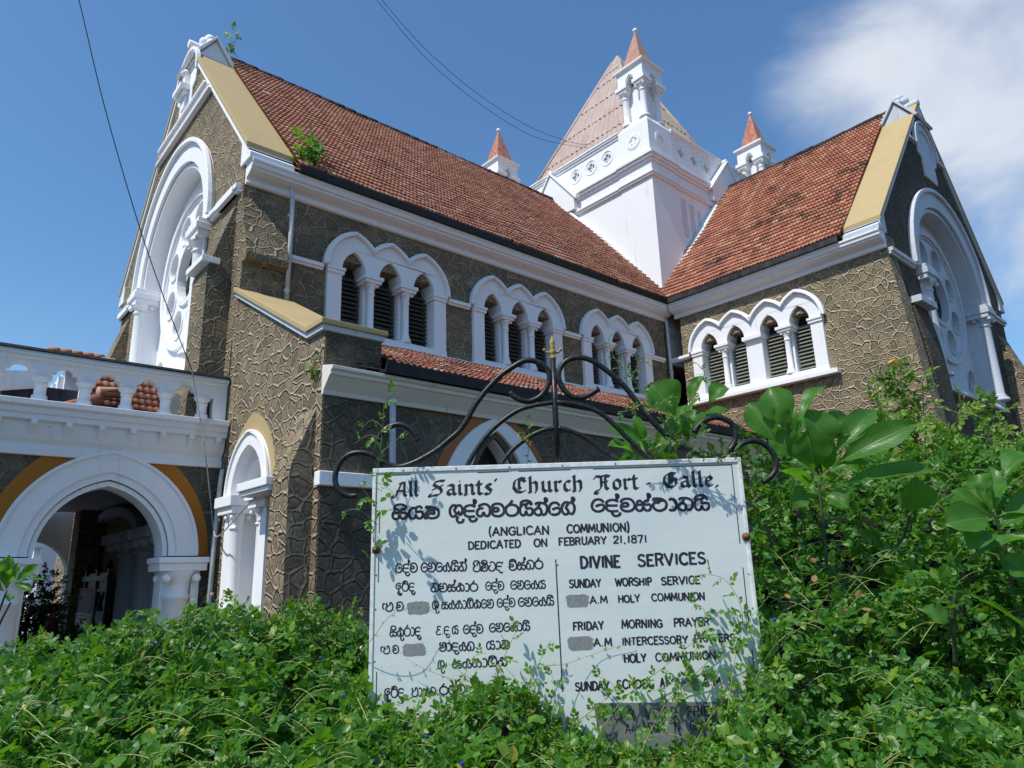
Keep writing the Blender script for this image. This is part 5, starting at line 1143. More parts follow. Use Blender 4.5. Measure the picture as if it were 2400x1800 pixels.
# ---------------------------------------------------------------- foliage
def np_mesh(name, V, F4, mat, parent=None, smooth=True, uv=None):
    """mesh from vertex array and a list of face arrays (each n x k)"""
    me = bpy.data.meshes.new(name); loops = np.concatenate([f.ravel() for f in F4]).astype(np.int32)
    tot = np.concatenate([np.full(len(f), f.shape[1]) for f in F4]).astype(np.int32); st = np.r_[0, np.cumsum(tot)[:-1]].astype(np.int32)
    me.vertices.add(len(V)); me.vertices.foreach_set('co', np.ascontiguousarray(V, float).ravel())
    me.loops.add(len(loops)); me.loops.foreach_set('vertex_index', loops)
    me.polygons.add(len(tot)); me.polygons.foreach_set('loop_start', st)
    me.update(calc_edges=True); me.polygons.foreach_set('use_smooth', np.full(len(tot), smooth)); me.materials.append(mat)
    if uv is not None: l = me.uv_layers.new(name='UVMap'); l.data.foreach_set('uv', uv[loops].ravel())
    o = bpy.data.objects.new(name, me); COL.objects.link(o)
    if parent is not None: o.parent = parent
    return o
def unit(a): return a / np.maximum(np.linalg.norm(a, axis=-1, keepdims=True), 1e-9)
LT = np.array([(0, 0, 0), (.28, 1, .5), (.66, .95, .5), (1, 0, -.9), (.66, -.95, .5), (.28, -1, .5), (.32, 0, .0), (.68, 0, -.15)])
LF3 = np.array([(0, 6, 1), (7, 3, 2), (0, 5, 6), (4, 3, 7)]); LF4 = np.array([(6, 7, 2, 1), (5, 4, 7, 6)])
def leaves(name, mat, parent, P, A, N, L, Wd, fold=.30):
    """one folded leaf per row: base P, axis A, blade normal N, length L, width Wd"""
    A = unit(A); N = unit(N - A * (A * N).sum(1, keepdims=True)); B = np.cross(N, A); k = len(P)
    V = P[:, None] + A[:, None] * (LT[None, :, :1] * L[:, None, None]) + B[:, None] * (LT[None, :, 1:2] * Wd[:, None, None] / 2) + N[:, None] * (LT[None, :, 2:] * (Wd * fold)[:, None, None] / 2)
    o = np.arange(k)[:, None, None] * 8
    return np_mesh(name, V.reshape(-1, 3), [(LF3[None] + o).reshape(-1, 3), (LF4[None] + o).reshape(-1, 4)], M[mat], parent, False)
SDN = np.array(SD); UPN = np.array([0, 0, 1.0])
def sprigs(P, R, N, pairs=2, size=.036, gap=.020, jit=.35, asp=.56, rg=RNG):
    """compound leaves: rachis from P along R with leaflet pairs and an end leaflet; returns arrays for leaves()"""
    k = len(P); R = unit(R); N = unit(N - R * (R * N).sum(1, keepdims=True)); B = np.cross(N, R); out = []
    sz = size * rg.uniform(.65, 1.25, k)
    for i in range(pairs):
        for s in (-1, 1):
            p = P + R * (gap * (i + .4) * (sz / size))[:, None]; a = R * rg.uniform(.35, .8, (k, 1)) + B * s + rg.normal(0, jit * .5, (k, 3))
            out.append((p, a, N + rg.normal(0, jit, (k, 3)), sz * rg.uniform(.8, 1.1, k)))
    out.append((P + R * (gap * pairs * (sz / size))[:, None], R + rg.normal(0, jit * .4, (k, 3)), N + rg.normal(0, jit, (k, 3)), sz * 1.12))
    P2, A2, N2, L2 = (np.concatenate([o[i] for o in out]) for i in range(4))
    return P2, A2, N2, L2, L2 * asp * rg.uniform(.85, 1.15, len(L2))
def split(arrs, fr, rg=RNG):
    sel = rg.choice(len(fr), len(arrs[0]), p=fr); return [tuple(a[sel == i] for a in arrs) for i in range(len(fr))]
def bumps(x, y, seed):
    r = np.random.default_rng(seed); z = 0 * x
    for i in range(7):
        a, b, c = r.uniform(-1, 1), r.uniform(-1, 1), r.uniform(0, 6.3); f = r.uniform(.008, .03); z = z + np.sin((a * x + b * y) * f * 1.6 + c) / 7 * 2.2
    return z
def mass(root, xs, ys, x0, x1, n, dt, db, yb=1930, seed=1, pairs=2, size=.036, amp=.16, mats=('leaf', 'leaf_b', 'leaf_y'), fr=(.50, .42, .08), gap=None, deep=.32, power=.75, fringe=.06):
    """a bank of creeper: leaf sprays over a slope that falls from its crest to its foot, several layers deep"""
    rg = np.random.default_rng(seed)
    X = rg.uniform(x0, x1, n); q = rg.uniform(0, 1, n) ** 1.05; Yt = np.interp(X, xs, ys) + bumps(X, 0 * X, seed + 5) * 12
    up = rg.uniform(0, 1, n) < fringe; Y = Yt + q * (yb - Yt); Y = np.where(up, Yt - np.abs(rg.normal(0, 16, n)), Y)
    qq = np.clip((Y - Yt) / (yb - Yt), 0, 1)
    D = dt + (db - dt) * qq ** power + bumps(X, Y, seed) * amp + rg.uniform(-.06, deep, n) * np.where(up, .3, 1)
    pit = (bumps(X * 2.2, Y * 2.2, seed + 40) > .62) & (rg.uniform(0, 1, n) < .8); D = np.where(pit, D + rg.uniform(.18, .42, n), D)
    if gap is not None: D = np.where(gap(X, Y, D, rg), D + rg.uniform(.25, .62, n), D)
    P = CAM + D[:, None] * (FWD + ((X - 1200) / FPX)[:, None] * RIGHT - ((Y - 900) / FPX)[:, None] * UPV)
    k = len(P); toc = unit(CAM - P)
    N = UPN * .55 + toc * .25 + SDN * .35 + rg.normal(0, .42, (k, 3)); R = rg.normal(0, 1, (k, 3)) + UPN * .45 + toc * .3
    big = rg.uniform(0, 1, k) < .10
    A = [np.concatenate(z) for z in zip(sprigs(P[~big], R[~big], N[~big], pairs, size, rg=rg), sprigs(P[big], R[big], N[big], 1, size * 1.6, rg=rg, asp=.68), sprigs(P[::4] + rg.normal(0, .03, P[::4].shape), R[::4], N[::4], 4, size * .55, rg=rg))]
    for m_, a in zip(mats, split(A, fr, rg)): leaves('foliage', m_, root, *a)
    # near-black sheet behind the outer leaves, painted in for the inner shade
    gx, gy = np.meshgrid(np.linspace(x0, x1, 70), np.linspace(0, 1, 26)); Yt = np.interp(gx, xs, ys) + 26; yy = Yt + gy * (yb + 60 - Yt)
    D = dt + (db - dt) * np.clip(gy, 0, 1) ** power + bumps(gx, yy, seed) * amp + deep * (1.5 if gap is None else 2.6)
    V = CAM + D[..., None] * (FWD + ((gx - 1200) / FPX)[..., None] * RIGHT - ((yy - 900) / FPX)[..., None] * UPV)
    i, j = np.meshgrid(np.arange(25), np.arange(69), indexing='ij'); a = (i * 70 + j).ravel(); np_mesh('shade_sheet', V.reshape(-1, 3), [np.stack([a, a + 70, a + 71, a + 1], 1)], M['core'], root)
    return rg
def stems(root, n, xs, ys, x0, x1, dt, db, seed, yb=1900, power=.75, amp=.16, lift=.05, r=.0022):
    rg = np.random.default_rng(seed); mb = MB()
    for _ in range(n):
        x, q = rg.uniform(x0, x1), rg.uniform(0, .95); ang = rg.uniform(-.9, .9) + (math.pi if rg.uniform() < .5 else 0); L = rg.uniform(40, 190); P = []
        for t in np.linspace(0, 1, 5):
            X = x + math.cos(ang) * L * t; yt = np.interp(X, xs, ys); Y = yt + q * (yb - yt) - math.sin(ang) * L * t * .6 - math.sin(t * math.pi) * L * .18
            qq = min(1, max(0, (Y - yt) / (yb - yt))); d = dt + (db - dt) * qq ** power + float(bumps(np.array([X]), np.array([Y]), seed - 100)[0]) * amp - lift * math.sin(t * math.pi) + .02
            P.append(at(X, Y, d))
        mb.tube(spline(P, 4), r, 5, taper=r * .5)
    mb.build('stems', M['stem_pale'], root, uv=False)
def runner(root, pts, leaf=.034, every=.05, seed=0, mat='leaf', r=.0022, pairs=2, end=True):
    """a climbing shoot: a thin stem with compound leaves along it"""
    rg = np.random.default_rng(seed + 50); S = spline(pts, 8); mb = MB(); mb.tube(S, r, 6, taper=r * .45); mb.build('stem', M['twig'], root, uv=False)
    S = np.array(S); seg = np.linalg.norm(np.diff(S, axis=0), axis=1); cum = np.r_[0, np.cumsum(seg)]; ts = np.arange(every * .6, cum[-1], every)
    if len(ts) == 0: return
    P = np.stack([np.interp(ts, cum, S[:, i]) for i in range(3)], 1); d = unit(np.gradient(P, axis=0)) if len(P) > 1 else np.tile(UPN, (1, 1))
    k = len(P); toc = unit(CAM - P); side = unit(np.cross(d, toc)) * np.where(np.arange(k) % 2, 1, -1)[:, None]
    R = side * .9 + d * .5 + toc * .25 + rg.normal(0, .3, (k, 3)); N = toc * .5 + UPN * .5 + SDN * .3 + rg.normal(0, .35, (k, 3))
    taper = np.linspace(1.0, .6, k)[:, None]
    A = sprigs(P, R, N, pairs, leaf, gap=leaf * .62, rg=rg); leaves('foliage', mat, root, *A)

hedge = thing('hedge', 'low sprawling creeper hedge with small green leaves and blue pea flowers', 'hedge')
hx, hy = [-700, -100, 0, 60, 130, 250, 330, 420, 480, 560, 640, 700, 800, 880, 960], [1660, 1600, 1575, 1545, 1535, 1512, 1496, 1478, 1462, 1470, 1480, 1468, 1485, 1520, 1560]
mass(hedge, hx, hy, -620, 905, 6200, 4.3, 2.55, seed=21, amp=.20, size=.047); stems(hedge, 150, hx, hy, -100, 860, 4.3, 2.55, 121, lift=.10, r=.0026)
cx_, cy_ = [820, 880, 940, 1000, 1060, 1120, 1180, 1230, 1280, 1340, 1400, 1480, 1560, 1650, 1720, 1760, 1800, 1860], [1600, 1668, 1705, 1700, 1675, 1630, 1620, 1660, 1690, 1715, 1775, 1800, 1800, 1765, 1700, 1620, 1520, 1430]
mass(hedge, cx_, cy_, 830, 1840, 2300, 3.42, 2.6, seed=22, amp=.07, deep=.14, size=.040, fringe=.09, mats=('leaf', 'leaf_b', 'leaf_y'), fr=(.52, .26, .22)); stems(hedge, 90, cx_, cy_, 860, 1800, 3.42, 2.6, 122, amp=.07, lift=.08, r=.0022)
rg = np.random.default_rng(9)
for i in range(34):
    x = rg.uniform(20, 870); y = float(np.interp(x, hx, hy)); a = rg.uniform(-1, 1); L = rg.uniform(35, 95); d = 4.15 + rg.uniform(-.1, .1)
    runner(hedge, [at(x, y + 30, d), at(x + a * L * .3, y - L * .35, d), at(x + a * L * .8, y - L * .7, d - .04), at(x + a * L * 1.25, y - L * .72, d - .08)], .03, .045, 500 + i, ('leaf', 'leaf_y', 'leaf_b')[i % 3], .0018)
shrub = thing('overgrown_bush', 'tall dark green bush smothered in creeper to the right of the sign board', 'bush')
sx_, sy_ = [1730, 1770, 1830, 1900, 2000, 2100, 2180, 2260, 2330, 2400, 2900], [1090, 1150, 1180, 1190, 1165, 1140, 1110, 1090, 1075, 1060, 1000]
def hollow(X, Y, D, rg):
    u, v = (X - 1985) / 190, (Y - 1285) / 125; w, z = (X - 2180) / 150, (Y - 1530) / 100
    return ((u * u + v * v + bumps(X, Y, 77) * .5 < 1) & (rg.uniform(0, 1, len(X)) < .74)) | ((w * w + z * z + bumps(X, Y, 78) * .5 < 1) & (rg.uniform(0, 1, len(X)) < .7))
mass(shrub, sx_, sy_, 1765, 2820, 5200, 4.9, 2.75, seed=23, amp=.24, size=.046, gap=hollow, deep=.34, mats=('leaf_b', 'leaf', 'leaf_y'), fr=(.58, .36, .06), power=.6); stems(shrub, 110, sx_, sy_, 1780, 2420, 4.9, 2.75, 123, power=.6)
rg = np.random.default_rng(5); P = np.array([at(rg.uniform(1790, 2060), rg.uniform(1300, 1620), rg.uniform(3.5, 3.8)) for _ in range(16)])
for q in P: leaves('dry_leaf', 'leaf_dry', shrub, q[None], rg.normal(0, 1, (1, 3)), rg.normal(0, 1, (1, 3)), rg.uniform(.03, .06, 1), rg.uniform(.015, .03, 1))
for i, (x, y, d) in enumerate(((252, 1625, 3.55), (753, 1542, 3.9), (805, 1632, 3.45), (1083, 1790, 2.85), (1000, 1726, 3.05), (1603, 1597, 3.40), (1815, 1452, 3.45), (1750, 1778, 2.9))):
    mb = MB(); c = at(x, y, d - .07); f = Fr(c, (0.75, -.66, 0), (0.1, .2, 1))
    for a in range(5):
        t = a * 1.256 + i; mb.ball(Vector(c) + (f.U * math.cos(t) + f.V * math.sin(t)) *   .005, .0052, 8, 5, (1, 1, 1))
    mb.ball(Vector(c) - Vector(HD) * .005, .004, 8, 5); mb.build('flower', M['blue'], hedge, uv=False)

# creeper shoots that lie over the sign board and its ironwork
RN = [((1490, 1790, 3.1), (1560, 1650, 3.46), (1650, 1560, 3.50), (1740, 1470, 3.52), (1800, 1400, 3.58)), ((1380, 1760, 3.2), (1460, 1640, 3.45), (1560, 1560, 3.5), (1640, 1490, 3.52), (1690, 1425, 3.54)),
      ((1560, 1720, 3.35), (1600, 1590, 3.45), (1640, 1500, 3.5), (1650, 1430, 3.53), (1610, 1410, 3.52)), ((1700, 1700, 3.3), (1720, 1560, 3.45), (1740, 1440, 3.52), (1700, 1360, 3.57), (1640, 1345, 3.58)),
      ((1340, 1700, 3.35), (1400, 1655, 3.44), (1440, 1610, 3.48), (1390, 1580, 3.50)), ((1760, 1640, 3.35), (1680, 1600, 3.43), (1590, 1600, 3.46), (1530, 1620, 3.47)),
      ((1140, 1680, 3.3), (1170, 1570, 3.45), (1200, 1500, 3.5), (1215, 1470, 3.52)), ((1060, 1680, 3.3), (1090, 1580, 3.45), (1110, 1540, 3.48), (1140, 1530, 3.5)),
      ((1200, 1700, 3.3), (1150, 1640, 3.4), (1100, 1590, 3.45), (1050, 1555, 3.48)), ((1250, 1690, 3.3), (1240, 1600, 3.45), (1270, 1540, 3.5), (1290, 1500, 3.52)),
      ((980, 1690, 3.3), (970, 1650, 3.42), (1000, 1610, 3.46)), ((1290, 1700, 3.3), (1300, 1620, 3.4), (1290, 1570, 3.44)), ((1620, 1760, 3.2), (1680, 1660, 3.4), (1770, 1580, 3.5), (1850, 1490, 3.6))]
for i, p in enumerate(RN): runner(hedge, [at(*q) for q in p], .030 if i > 5 else .033, .05, i, ('leaf', 'leaf', 'leaf_b')[i % 3])
for i, p in enumerate((((820, 1560, 3.6), (870, 1500, 3.52), (920, 1440, 3.5), (990, 1421, 3.55), (1020, 1440, 3.55)), ((1180, 1640, 3.4), (1080, 1600, 3.48), (1000, 1570, 3.5), (950, 1542, 3.52)), ((1280, 1560, 3.45), (1330, 1555, 3.5), (1400, 1530, 3.55), (1480, 1505, 3.56)))):
    runner(hedge, [at(*q) for q in p], .012, .07, 30 + i, 'leaf_y', .0016, 1)
vine = thing('climbing_vine', 'thin green vine climbing the left edge of the sign and its scroll', 'vine')
for i, p in enumerate((((868, 1330, 3.74), (878, 1230, 3.70), (884, 1120, 3.70), (892, 1050, 3.72), (898, 990, 3.74), (902, 940, 3.76), (918, 922, 3.76), (935, 930, 3.75)), ((893, 1060, 3.70), (925, 1035, 3.7), (952, 1010, 3.72)), ((893, 1030, 3.7), (865, 1020, 3.7), (830, 1040, 3.7)), ((896, 1000, 3.72), (870, 985, 3.72), (845, 1010, 3.72)), ((885, 1180, 3.68), (865, 1165, 3.66), (838, 1130, 3.66)), ((884, 1230, 3.68), (840, 1195, 3.66), (800, 1200, 3.66)), ((880, 1130, 3.66), (905, 1140, 3.62), (925, 1160, 3.6)))):
    runner(vine, [at(*q) for q in p], .034 if i in (0, 4, 6) else .026, .075, 60 + i, 'leaf', .0022)
v2 = thing('climbing_vine', 'small leafy vine wound along the right hand arm of the black scrollwork', 'vine')
for i, p in enumerate((((1700, 1075, 3.70), (1640, 1060, 3.72), (1585, 1020, 3.74), (1530, 950, 3.76), (1480, 885, 3.78), (1445, 845, 3.79), (1430, 815, 3.8), (1425, 790, 3.8)), ((1600, 1030, 3.7), (1550, 1040, 3.7), (1510, 1025, 3.7)), ((1520, 935, 3.72), (1480, 960, 3.72), (1450, 965, 3.72)), ((1560, 985, 3.72), (1600, 970, 3.7), (1625, 985, 3.7)), ((1480, 890, 3.74), (1500, 850, 3.72), (1520, 850, 3.72)), ((1620, 940, 3.8), (1650, 880, 3.82), (1640, 860, 3.82), (1632, 850, 3.82)), ((1690, 1070, 3.7), (1740, 1060, 3.68), (1770, 1090, 3.68)), ((1540, 960, 3.72), (1560, 935, 3.72), (1590, 930, 3.72)), ((1660, 1070, 3.7), (1640, 1030, 3.7), (1650, 1000, 3.7)))):
    for z in range(1): runner(v2, [at(a, b + z * 8, c - z * .03) for a, b, c in p],   .022, .036, 80 + i + z * 17, ('leaf_b', 'leaf')[z or i % 2], .0026)
v3 = thing('climbing_vine', 'short shoot with round leaves rising behind the top edge of the sign', 'vine')
for i, p in enumerate((((1236, 1098, 3.87), (1238, 1050, 3.86), (1238, 1010, 3.85), (1234, 980, 3.84)), ((1237, 1030, 3.85), (1222, 1015, 3.84), (1205, 1018, 3.84)))): runner(v3, [at(*q) for q in p], .022, .024, 120 + i, 'leaf_y', .002, 1)

# ---------------------------------------------------------------- frangipani plants with big leaves
def big_leaf(root, b, t, w, rg, bend=.12):
    b, t = np.array(b), np.array(t); A = t - b; L = np.linalg.norm(A); A = A / L; toc = unit(CAM - (b + t) / 2)
    N = toc * .75 + UPN * .45 + rg.normal(0, .25, 3); N = unit(N - A * (A @ N)); B = np.cross(N, A)
    nv, us = 14, np.array([-1, -.5, 0, .5, 1.0]); ts = np.linspace(0, 1, nv + 1); g = np.clip((ts - .10) / .90, 0, 1)
    wd = np.where(ts < .10, .05, np.maximum(.05, 1.62 * g ** .85 * (1 - g ** 2.6) ** .62) if rg.uniform() < .45 else np.maximum(.05, 1.7 * g ** .8 * (1 - g ** 2.0) ** .95)); wd = wd / wd.max(); sg = bend * L * rg.uniform(.5, 1.4); V, UV = [], []
    ph = rg.uniform(0, 6)
    for i, tt in enumerate(ts):
        c = b + A * L * tt + N * (sg * 4 * tt * (1 - tt) - .0)
        for u in us: V.append(c + B * (u * w / 2 * wd[i]) + N * (abs(u) ** 1.3 * w * .25 * wd[i] + .007 * math.sin(tt * 15 + ph + u * 2) * abs(u))); UV.append((u * wd[i], tt))
    i, j = np.meshgrid(np.arange(nv), np.arange(4), indexing='ij'); a = (i * 5 + j).ravel()
    o = np_mesh('leaf', np.array(V), [np.stack([a, a + 1, a + 6, a + 5], 1)], M['plum'], root, True, np.array(UV)); return o
def plumeria(key, label, base, stem_pts, hearts=(), seed=0):
    root = thing('frangipani', label, 'plant'); rg = np.random.default_rng(200 + seed)
    for b, t, w in PLUM[key]: big_leaf(root, b, t, w * rg.uniform(1.1, 1.25), rg)
    for (hx_, hy_, hd_, n, L) in hearts:
        c = at(hx_, hy_, hd_)
        for i in range(n):
            a = 2.4 * i + seed; e = rg.uniform(.15, .75); d = RIGHT * math.cos(a) * e + UPN * (.75 - e * .5) + np.array(HD) * (.9 * math.sin(a) * e + .25); d = unit(d); l = L * rg.uniform(.7, 1.15)
            big_leaf(root, c + d * .03, c + d * l * 1.2, l * rg.uniform(.30, .40), rg, .16)
    for p in stem_pts:
        mb = MB(); mb.tube(spline([at(*q) for q in p], 6), .012, 8, taper=.008); mb.build('stem', M['stalk'], root)
    return root
plumeria('P1', 'frangipani with upright round-tipped leaves behind the right end of the scrollwork', None, [((1640, 1500, 4.3), (1625, 1250, 4.33), (1610, 1060, 4.36)), ((1625, 1250, 4.33), (1560, 1120, 4.33), (1520, 1050, 4.33))], [(1615, 1040, 4.5, 9, .24), (1520, 1070, 4.5, 5, .2)], seed=1)
plumeria('P2', 'frangipani with a wide rosette of large glossy leaves right of the sign corner', None, [((1960, 1600, 4.15), (1940, 1350, 4.12), (1920, 1130, 4.12)), ((1945, 1400, 4.16), (2030, 1330, 4.2), (2110, 1270, 4.2), (2134, 1203, 4.12))], [(1925, 1120, 4.3, 13, .27), (1860, 1050, 4.35, 7, .24)], seed=2)
plumeria('P3', 'frangipani with broad leaves cut off by the right edge of the picture', None, [((2400, 1600, 3.7), (2370, 1350, 3.64), (2330, 1200, 3.62))], [(2335, 1220, 3.75, 9, .22)], seed=3)
plumeria('P5', 'low frangipani sprout, one long drooping leaf and one small pale leaf', None, [((2240, 1560, 3.5), (2235, 1450, 3.45), (2240, 1385, 3.42)), ((2235, 1450, 3.45), (2180, 1440, 3.42), (2150, 1426, 3.42))], seed=5)
plumeria('P4', 'small frangipani with a tuft of leaves on bare stems at the left edge', None, [((-30, 1530, 6.2), (-10, 1455, 6.2), (16, 1385, 6.2)), ((-20, 1500, 6.15), (10, 1440, 6.15), (25, 1412, 6.15))], seed=4)
# the tall loose shrub with yellow-green pinnate leaves in front of the transept gable
ys = thing('flowering_shrub', 'loose tall shrub with feathery yellow-green leaves and a yellow flower before the transept', 'shrub')
rg = np.random.default_rng(31)
for i, p in enumerate((((2170, 1300, 6.5), (2140, 1080, 6.5), (2120, 950, 6.5), (2108, 850, 6.5)), ((2180, 1300, 6.5), (2170, 1080, 6.5), (2165, 960, 6.45), (2160, 875, 6.4)), ((2190, 1300, 6.4), (2210, 1080, 6.4), (2240, 990, 6.35), (2262, 925, 6.35)), ((2220, 1300, 6.5), (2290, 1100, 6.5), (2325, 1000, 6.5), (2338, 945, 6.5)), ((2160, 1300, 6.4), (2110, 1100, 6.4), (2090, 1010, 6.4), (2075, 960, 6.4)), ((2220, 1300, 6.3), (2250, 1120, 6.3), (2300, 1050, 6.25), (2360, 1000, 6.25)), ((2180, 1300, 6.3), (2190, 1120, 6.3), (2215, 1040, 6.25), (2225, 990, 6.25)))):
    pts = [at(*q) for q in p]; runner(ys, pts, .062, .07, 140 + i, 'leaf_y', .006, 4)
    for k in range(3): a = spline(pts, 4)[-4 - 2 * k]; e = a + rg.normal(0, .2, 3) + np.array([0, 0, .05]); runner(ys, [a, (a + e) / 2 + np.array([0, 0, .05]), e], .052, .05, 160 + i * 5 + k, 'leaf_y', .003, 4)
for x, y in ((2088, 857), (2096, 852)):
    mb = MB(); c = Vector(at(x, y, 6.4)); [mb.ball(c + Vector((math.cos(t) * .014, math.sin(t) * .012, .008 * t)), .015, 8, 5, (1, 1, .6)) for t in range(5)]; mb.build('flower', M['yellow'], ys, uv=False)
bk = thing('undergrowth_shrub', 'dark leafy shrub filling the corner below the transept windows behind the frangipani', 'shrub')
def clump(root, c, rad, n, mat, size, seed, flat=1.0, pairs=2, mats=None):
    rg = np.random.default_rng(seed); d = unit(rg.normal(0, 1, (n, 3))); r = rg.uniform(.35, 1.0, n) ** .6; c = np.array(c)
    lump = 1 + .25 * np.sin(d[:, 0] * 5 + seed) * np.sin(d[:, 1] * 4) + .15 * np.sin(d[:, 2] * 9 + seed); P = c + d * (r * lump)[:, None] * np.array(rad)
    N = d * .6 + UPN * .5 + rg.normal(0, .4, (n, 3)); leaves('foliage', mat, root, *sprigs(P, d + rg.normal(0, .6, (n, 3)), N, pairs, size, gap=size * .6, rg=rg))
for i, (x, y, d, rx, rz, n, mt) in enumerate(((1760, 1110, 5.6, .5, .26, 200, 'leaf_dark'), (1980, 1130, 6.0, .55, .26, 240, 'leaf'), (2120, 1140, 6.1, .6, .28, 280, 'leaf'), (2290, 1120, 6.2, .6, .28, 300, 'leaf'), (2420, 1120, 6.1, .5, .3, 240, 'leaf_dark'), (1500, 1130, 5.0, .3, .2, 150, 'leaf_dark'), (1620, 1170, 5.0, .45, .3, 200, 'leaf_dark'), (2050, 1040, 6.4, .18, .22, 40, 'leaf'))):
    clump(bk, at(x, y, d), (rx, rx, rz), n, mt, .06, 300 + i)
mb = MB()
for x, y in ((1760, 1110), (1980, 1130), (2120, 1140), (2290, 1120), (2420, 1120), (1620, 1170), (1500, 1130)): q = at(x, y, 5.9); mb.tube([(q[0] + .1, q[1], GZ), (q[0], q[1] + .05, .9), q], .03, 6, taper=.01)
mb.build('stems', M['bark'], bk)
# plants rooted in the masonry
def sprout(name, label, c, rad, n, mat, size, seed, cat='plant'):
    r = thing(name, label, cat); clump(r, c, rad, n, mat, size, seed, pairs=2); rg = np.random.default_rng(seed); mb = MB()
    for k in range(7): e = np.array(c) + rg.normal(0, .7, 3) * np.array(rad); s = np.array(c) - np.array([0, 0, rad[2] * 1.1]); mb.tube([s, (s + e) / 2 + np.array([0, 0, .03]), e], .008, 5, taper=.003)
    mb.build('stems', M['twig'], r, uv=False); return r
sprout('roof_plant', 'green leafy plant rooted at the foot of the nave roof beside the ochre coping', (5.72, 12.85, 10.52), (.32, .30, .36), 34, 'leaf', .16, 401)
sprout('roof_plant', 'grey-green weed growing behind the saddle stone on the west gable peak', (5.30, 17.35, 16.15), (.14, .2, .36), 14, 'leaf_b', .11, 402)
sprout('wall_weed', 'tiny weed sprouting from the stone corner below the aisle coping', hit(0, 4.43, 742, 858) + np.array([-.05, 0, 0]), (.08, .10, .16), 16, 'leaf_y', .05, 403)
# bush seen through the porch
gb = thing('garden_bush', 'dark leafy bush in sunlight seen through the porch arch behind the walking woman', 'bush')
for i, (x, y, d) in enumerate(((55, 1470, 15.5), (85, 1490, 15.0), (70, 1420, 16.0), (20, 1480, 15.0))): clump(gb, at(x, y, d), (.75, .75, .8), 420, 'leaf_dark', .07, 420 + i)
mb = MB(); q = at(60, 1560, 15.4); mb.tube([(q[0], q[1], GZ), q, at(60, 1470, 15.4)], .05, 8, taper=.03); mb.build('trunk', M['bark'], gb)

# ---------------------------------------------------------------- person walking past the porch
per = thing('person', 'woman with ponytail in dark red sleeveless dress beyond the porch arch', 'person')
px0 = hit(1, 16.3, 124, 1425); PF = Fr((px0[0], px0[1], GZ + .1), (.80, -.60, 0), Z)      # u = the way she faces
k = 1.50 / 1.62
def skin_body(name, chain, edges, mat):
    me = bpy.data.meshes.new(name); me.from_pydata([tuple(PF(u * k, v * k, n * k)) for u, v, n, _ in chain], edges, []); o = bpy.data.objects.new(name, me); COL.objects.link(o); o.parent = per
    md = o.modifiers.new('skin', 'SKIN'); md.use_smooth_shade = True
    for i, (_, _, _, r) in enumerate(chain): me.skin_vertices[0].data[i].radius = (r * k, r * k)
    me.skin_vertices[0].data[0].use_root = True; s = o.modifiers.new('sub', 'SUBSURF'); s.levels = 2; s.render_levels = 2; me.materials.append(M[mat]); return o
ch = [(0, .86, 0, .12), (0, 1.02, 0, .105), (.01, 1.18, 0, .115), (0, 1.30, 0, .10), (.0, 1.38, 0, .055), (.015, 1.44, 0, .05), (.03, 1.51, 0, .088), (.025, 1.57, 0, .072),
      (0, 1.31, .15, .05), (-.02, 1.08, .19, .038), (.08, .88, .19, .03), (.15, .80, .18, .024), (0, 1.31, -.15, .05), (-.05, 1.08, -.19, .038), (0, .86, -.20, .03), (.03, .77, -.20, .024),
      (.0, .80, .09, .085), (.08, .46, .09, .055), (.05, .08, .09, .035), (.16, .03, .09, .03), (0, .80, -.09, .085), (-.03, .46, -.09, .055), (-.14, .10, -.09, .035), (-.04, .03, -.09, .03)]
ed = [(0, 1), (1, 2), (2, 3), (3, 4), (4, 5), (5, 6), (6, 7), (3, 8), (8, 9), (9, 10), (10, 11), (3, 12), (12, 13), (13, 14), (14, 15), (0, 16), (16, 17), (17, 18), (18, 19), (0, 20), (20, 21), (21, 22), (22, 23)]
skin_body('body', ch, ed, 'skin')
mb = MB(); mb.ball(PF(.128 * k, 1.50 * k, 0), .016, 8, 6); mb.ball(PF(.112 * k, 1.455 * k, 0), .02, 8, 5); mb.build('face', M['skin'], per)
mb = MB(); rings = [(1.36, .10, .16), (1.28, .125, .17), (1.15, .135, .16), (1.02, .115, .135), (.88, .15, .17), (.66, .17, .19), (.48, .19, .21)]; vs, fs = [], []
for v, a, b in rings:
    for i in range(20): t = 2 * math.pi * i / 20; vs.append(PF((a * math.cos(t)) * k, v * k + .008 * math.sin(3 * t), b * math.sin(t) * k))
for j in range(len(rings) - 1):
    for i in range(20): p, q = j * 20 + i, j * 20 + (i + 1) % 20; fs.append((p, p + 20, q + 20, q))
mb.add(vs, fs, True); mb.build('dress', M['dress'], per)
mb = MB(); mb.ball(PF(.005 * k, 1.545 * k, 0), .108 * k, 16, 10, (1, 1, .95)); mb.ball(PF(-.10 * k, 1.53 * k, 0), .042 * k, 10, 7); mb.tube(spline([PF(-.11 * k, 1.53 * k, 0), PF(-.17 * k, 1.45 * k, 0), PF(-.165 * k, 1.32 * k, 0), PF(-.14 * k, 1.22 * k, 0)], 4), .042 * k, 10, taper=.012); mb.build('hair', M['hair'], per)

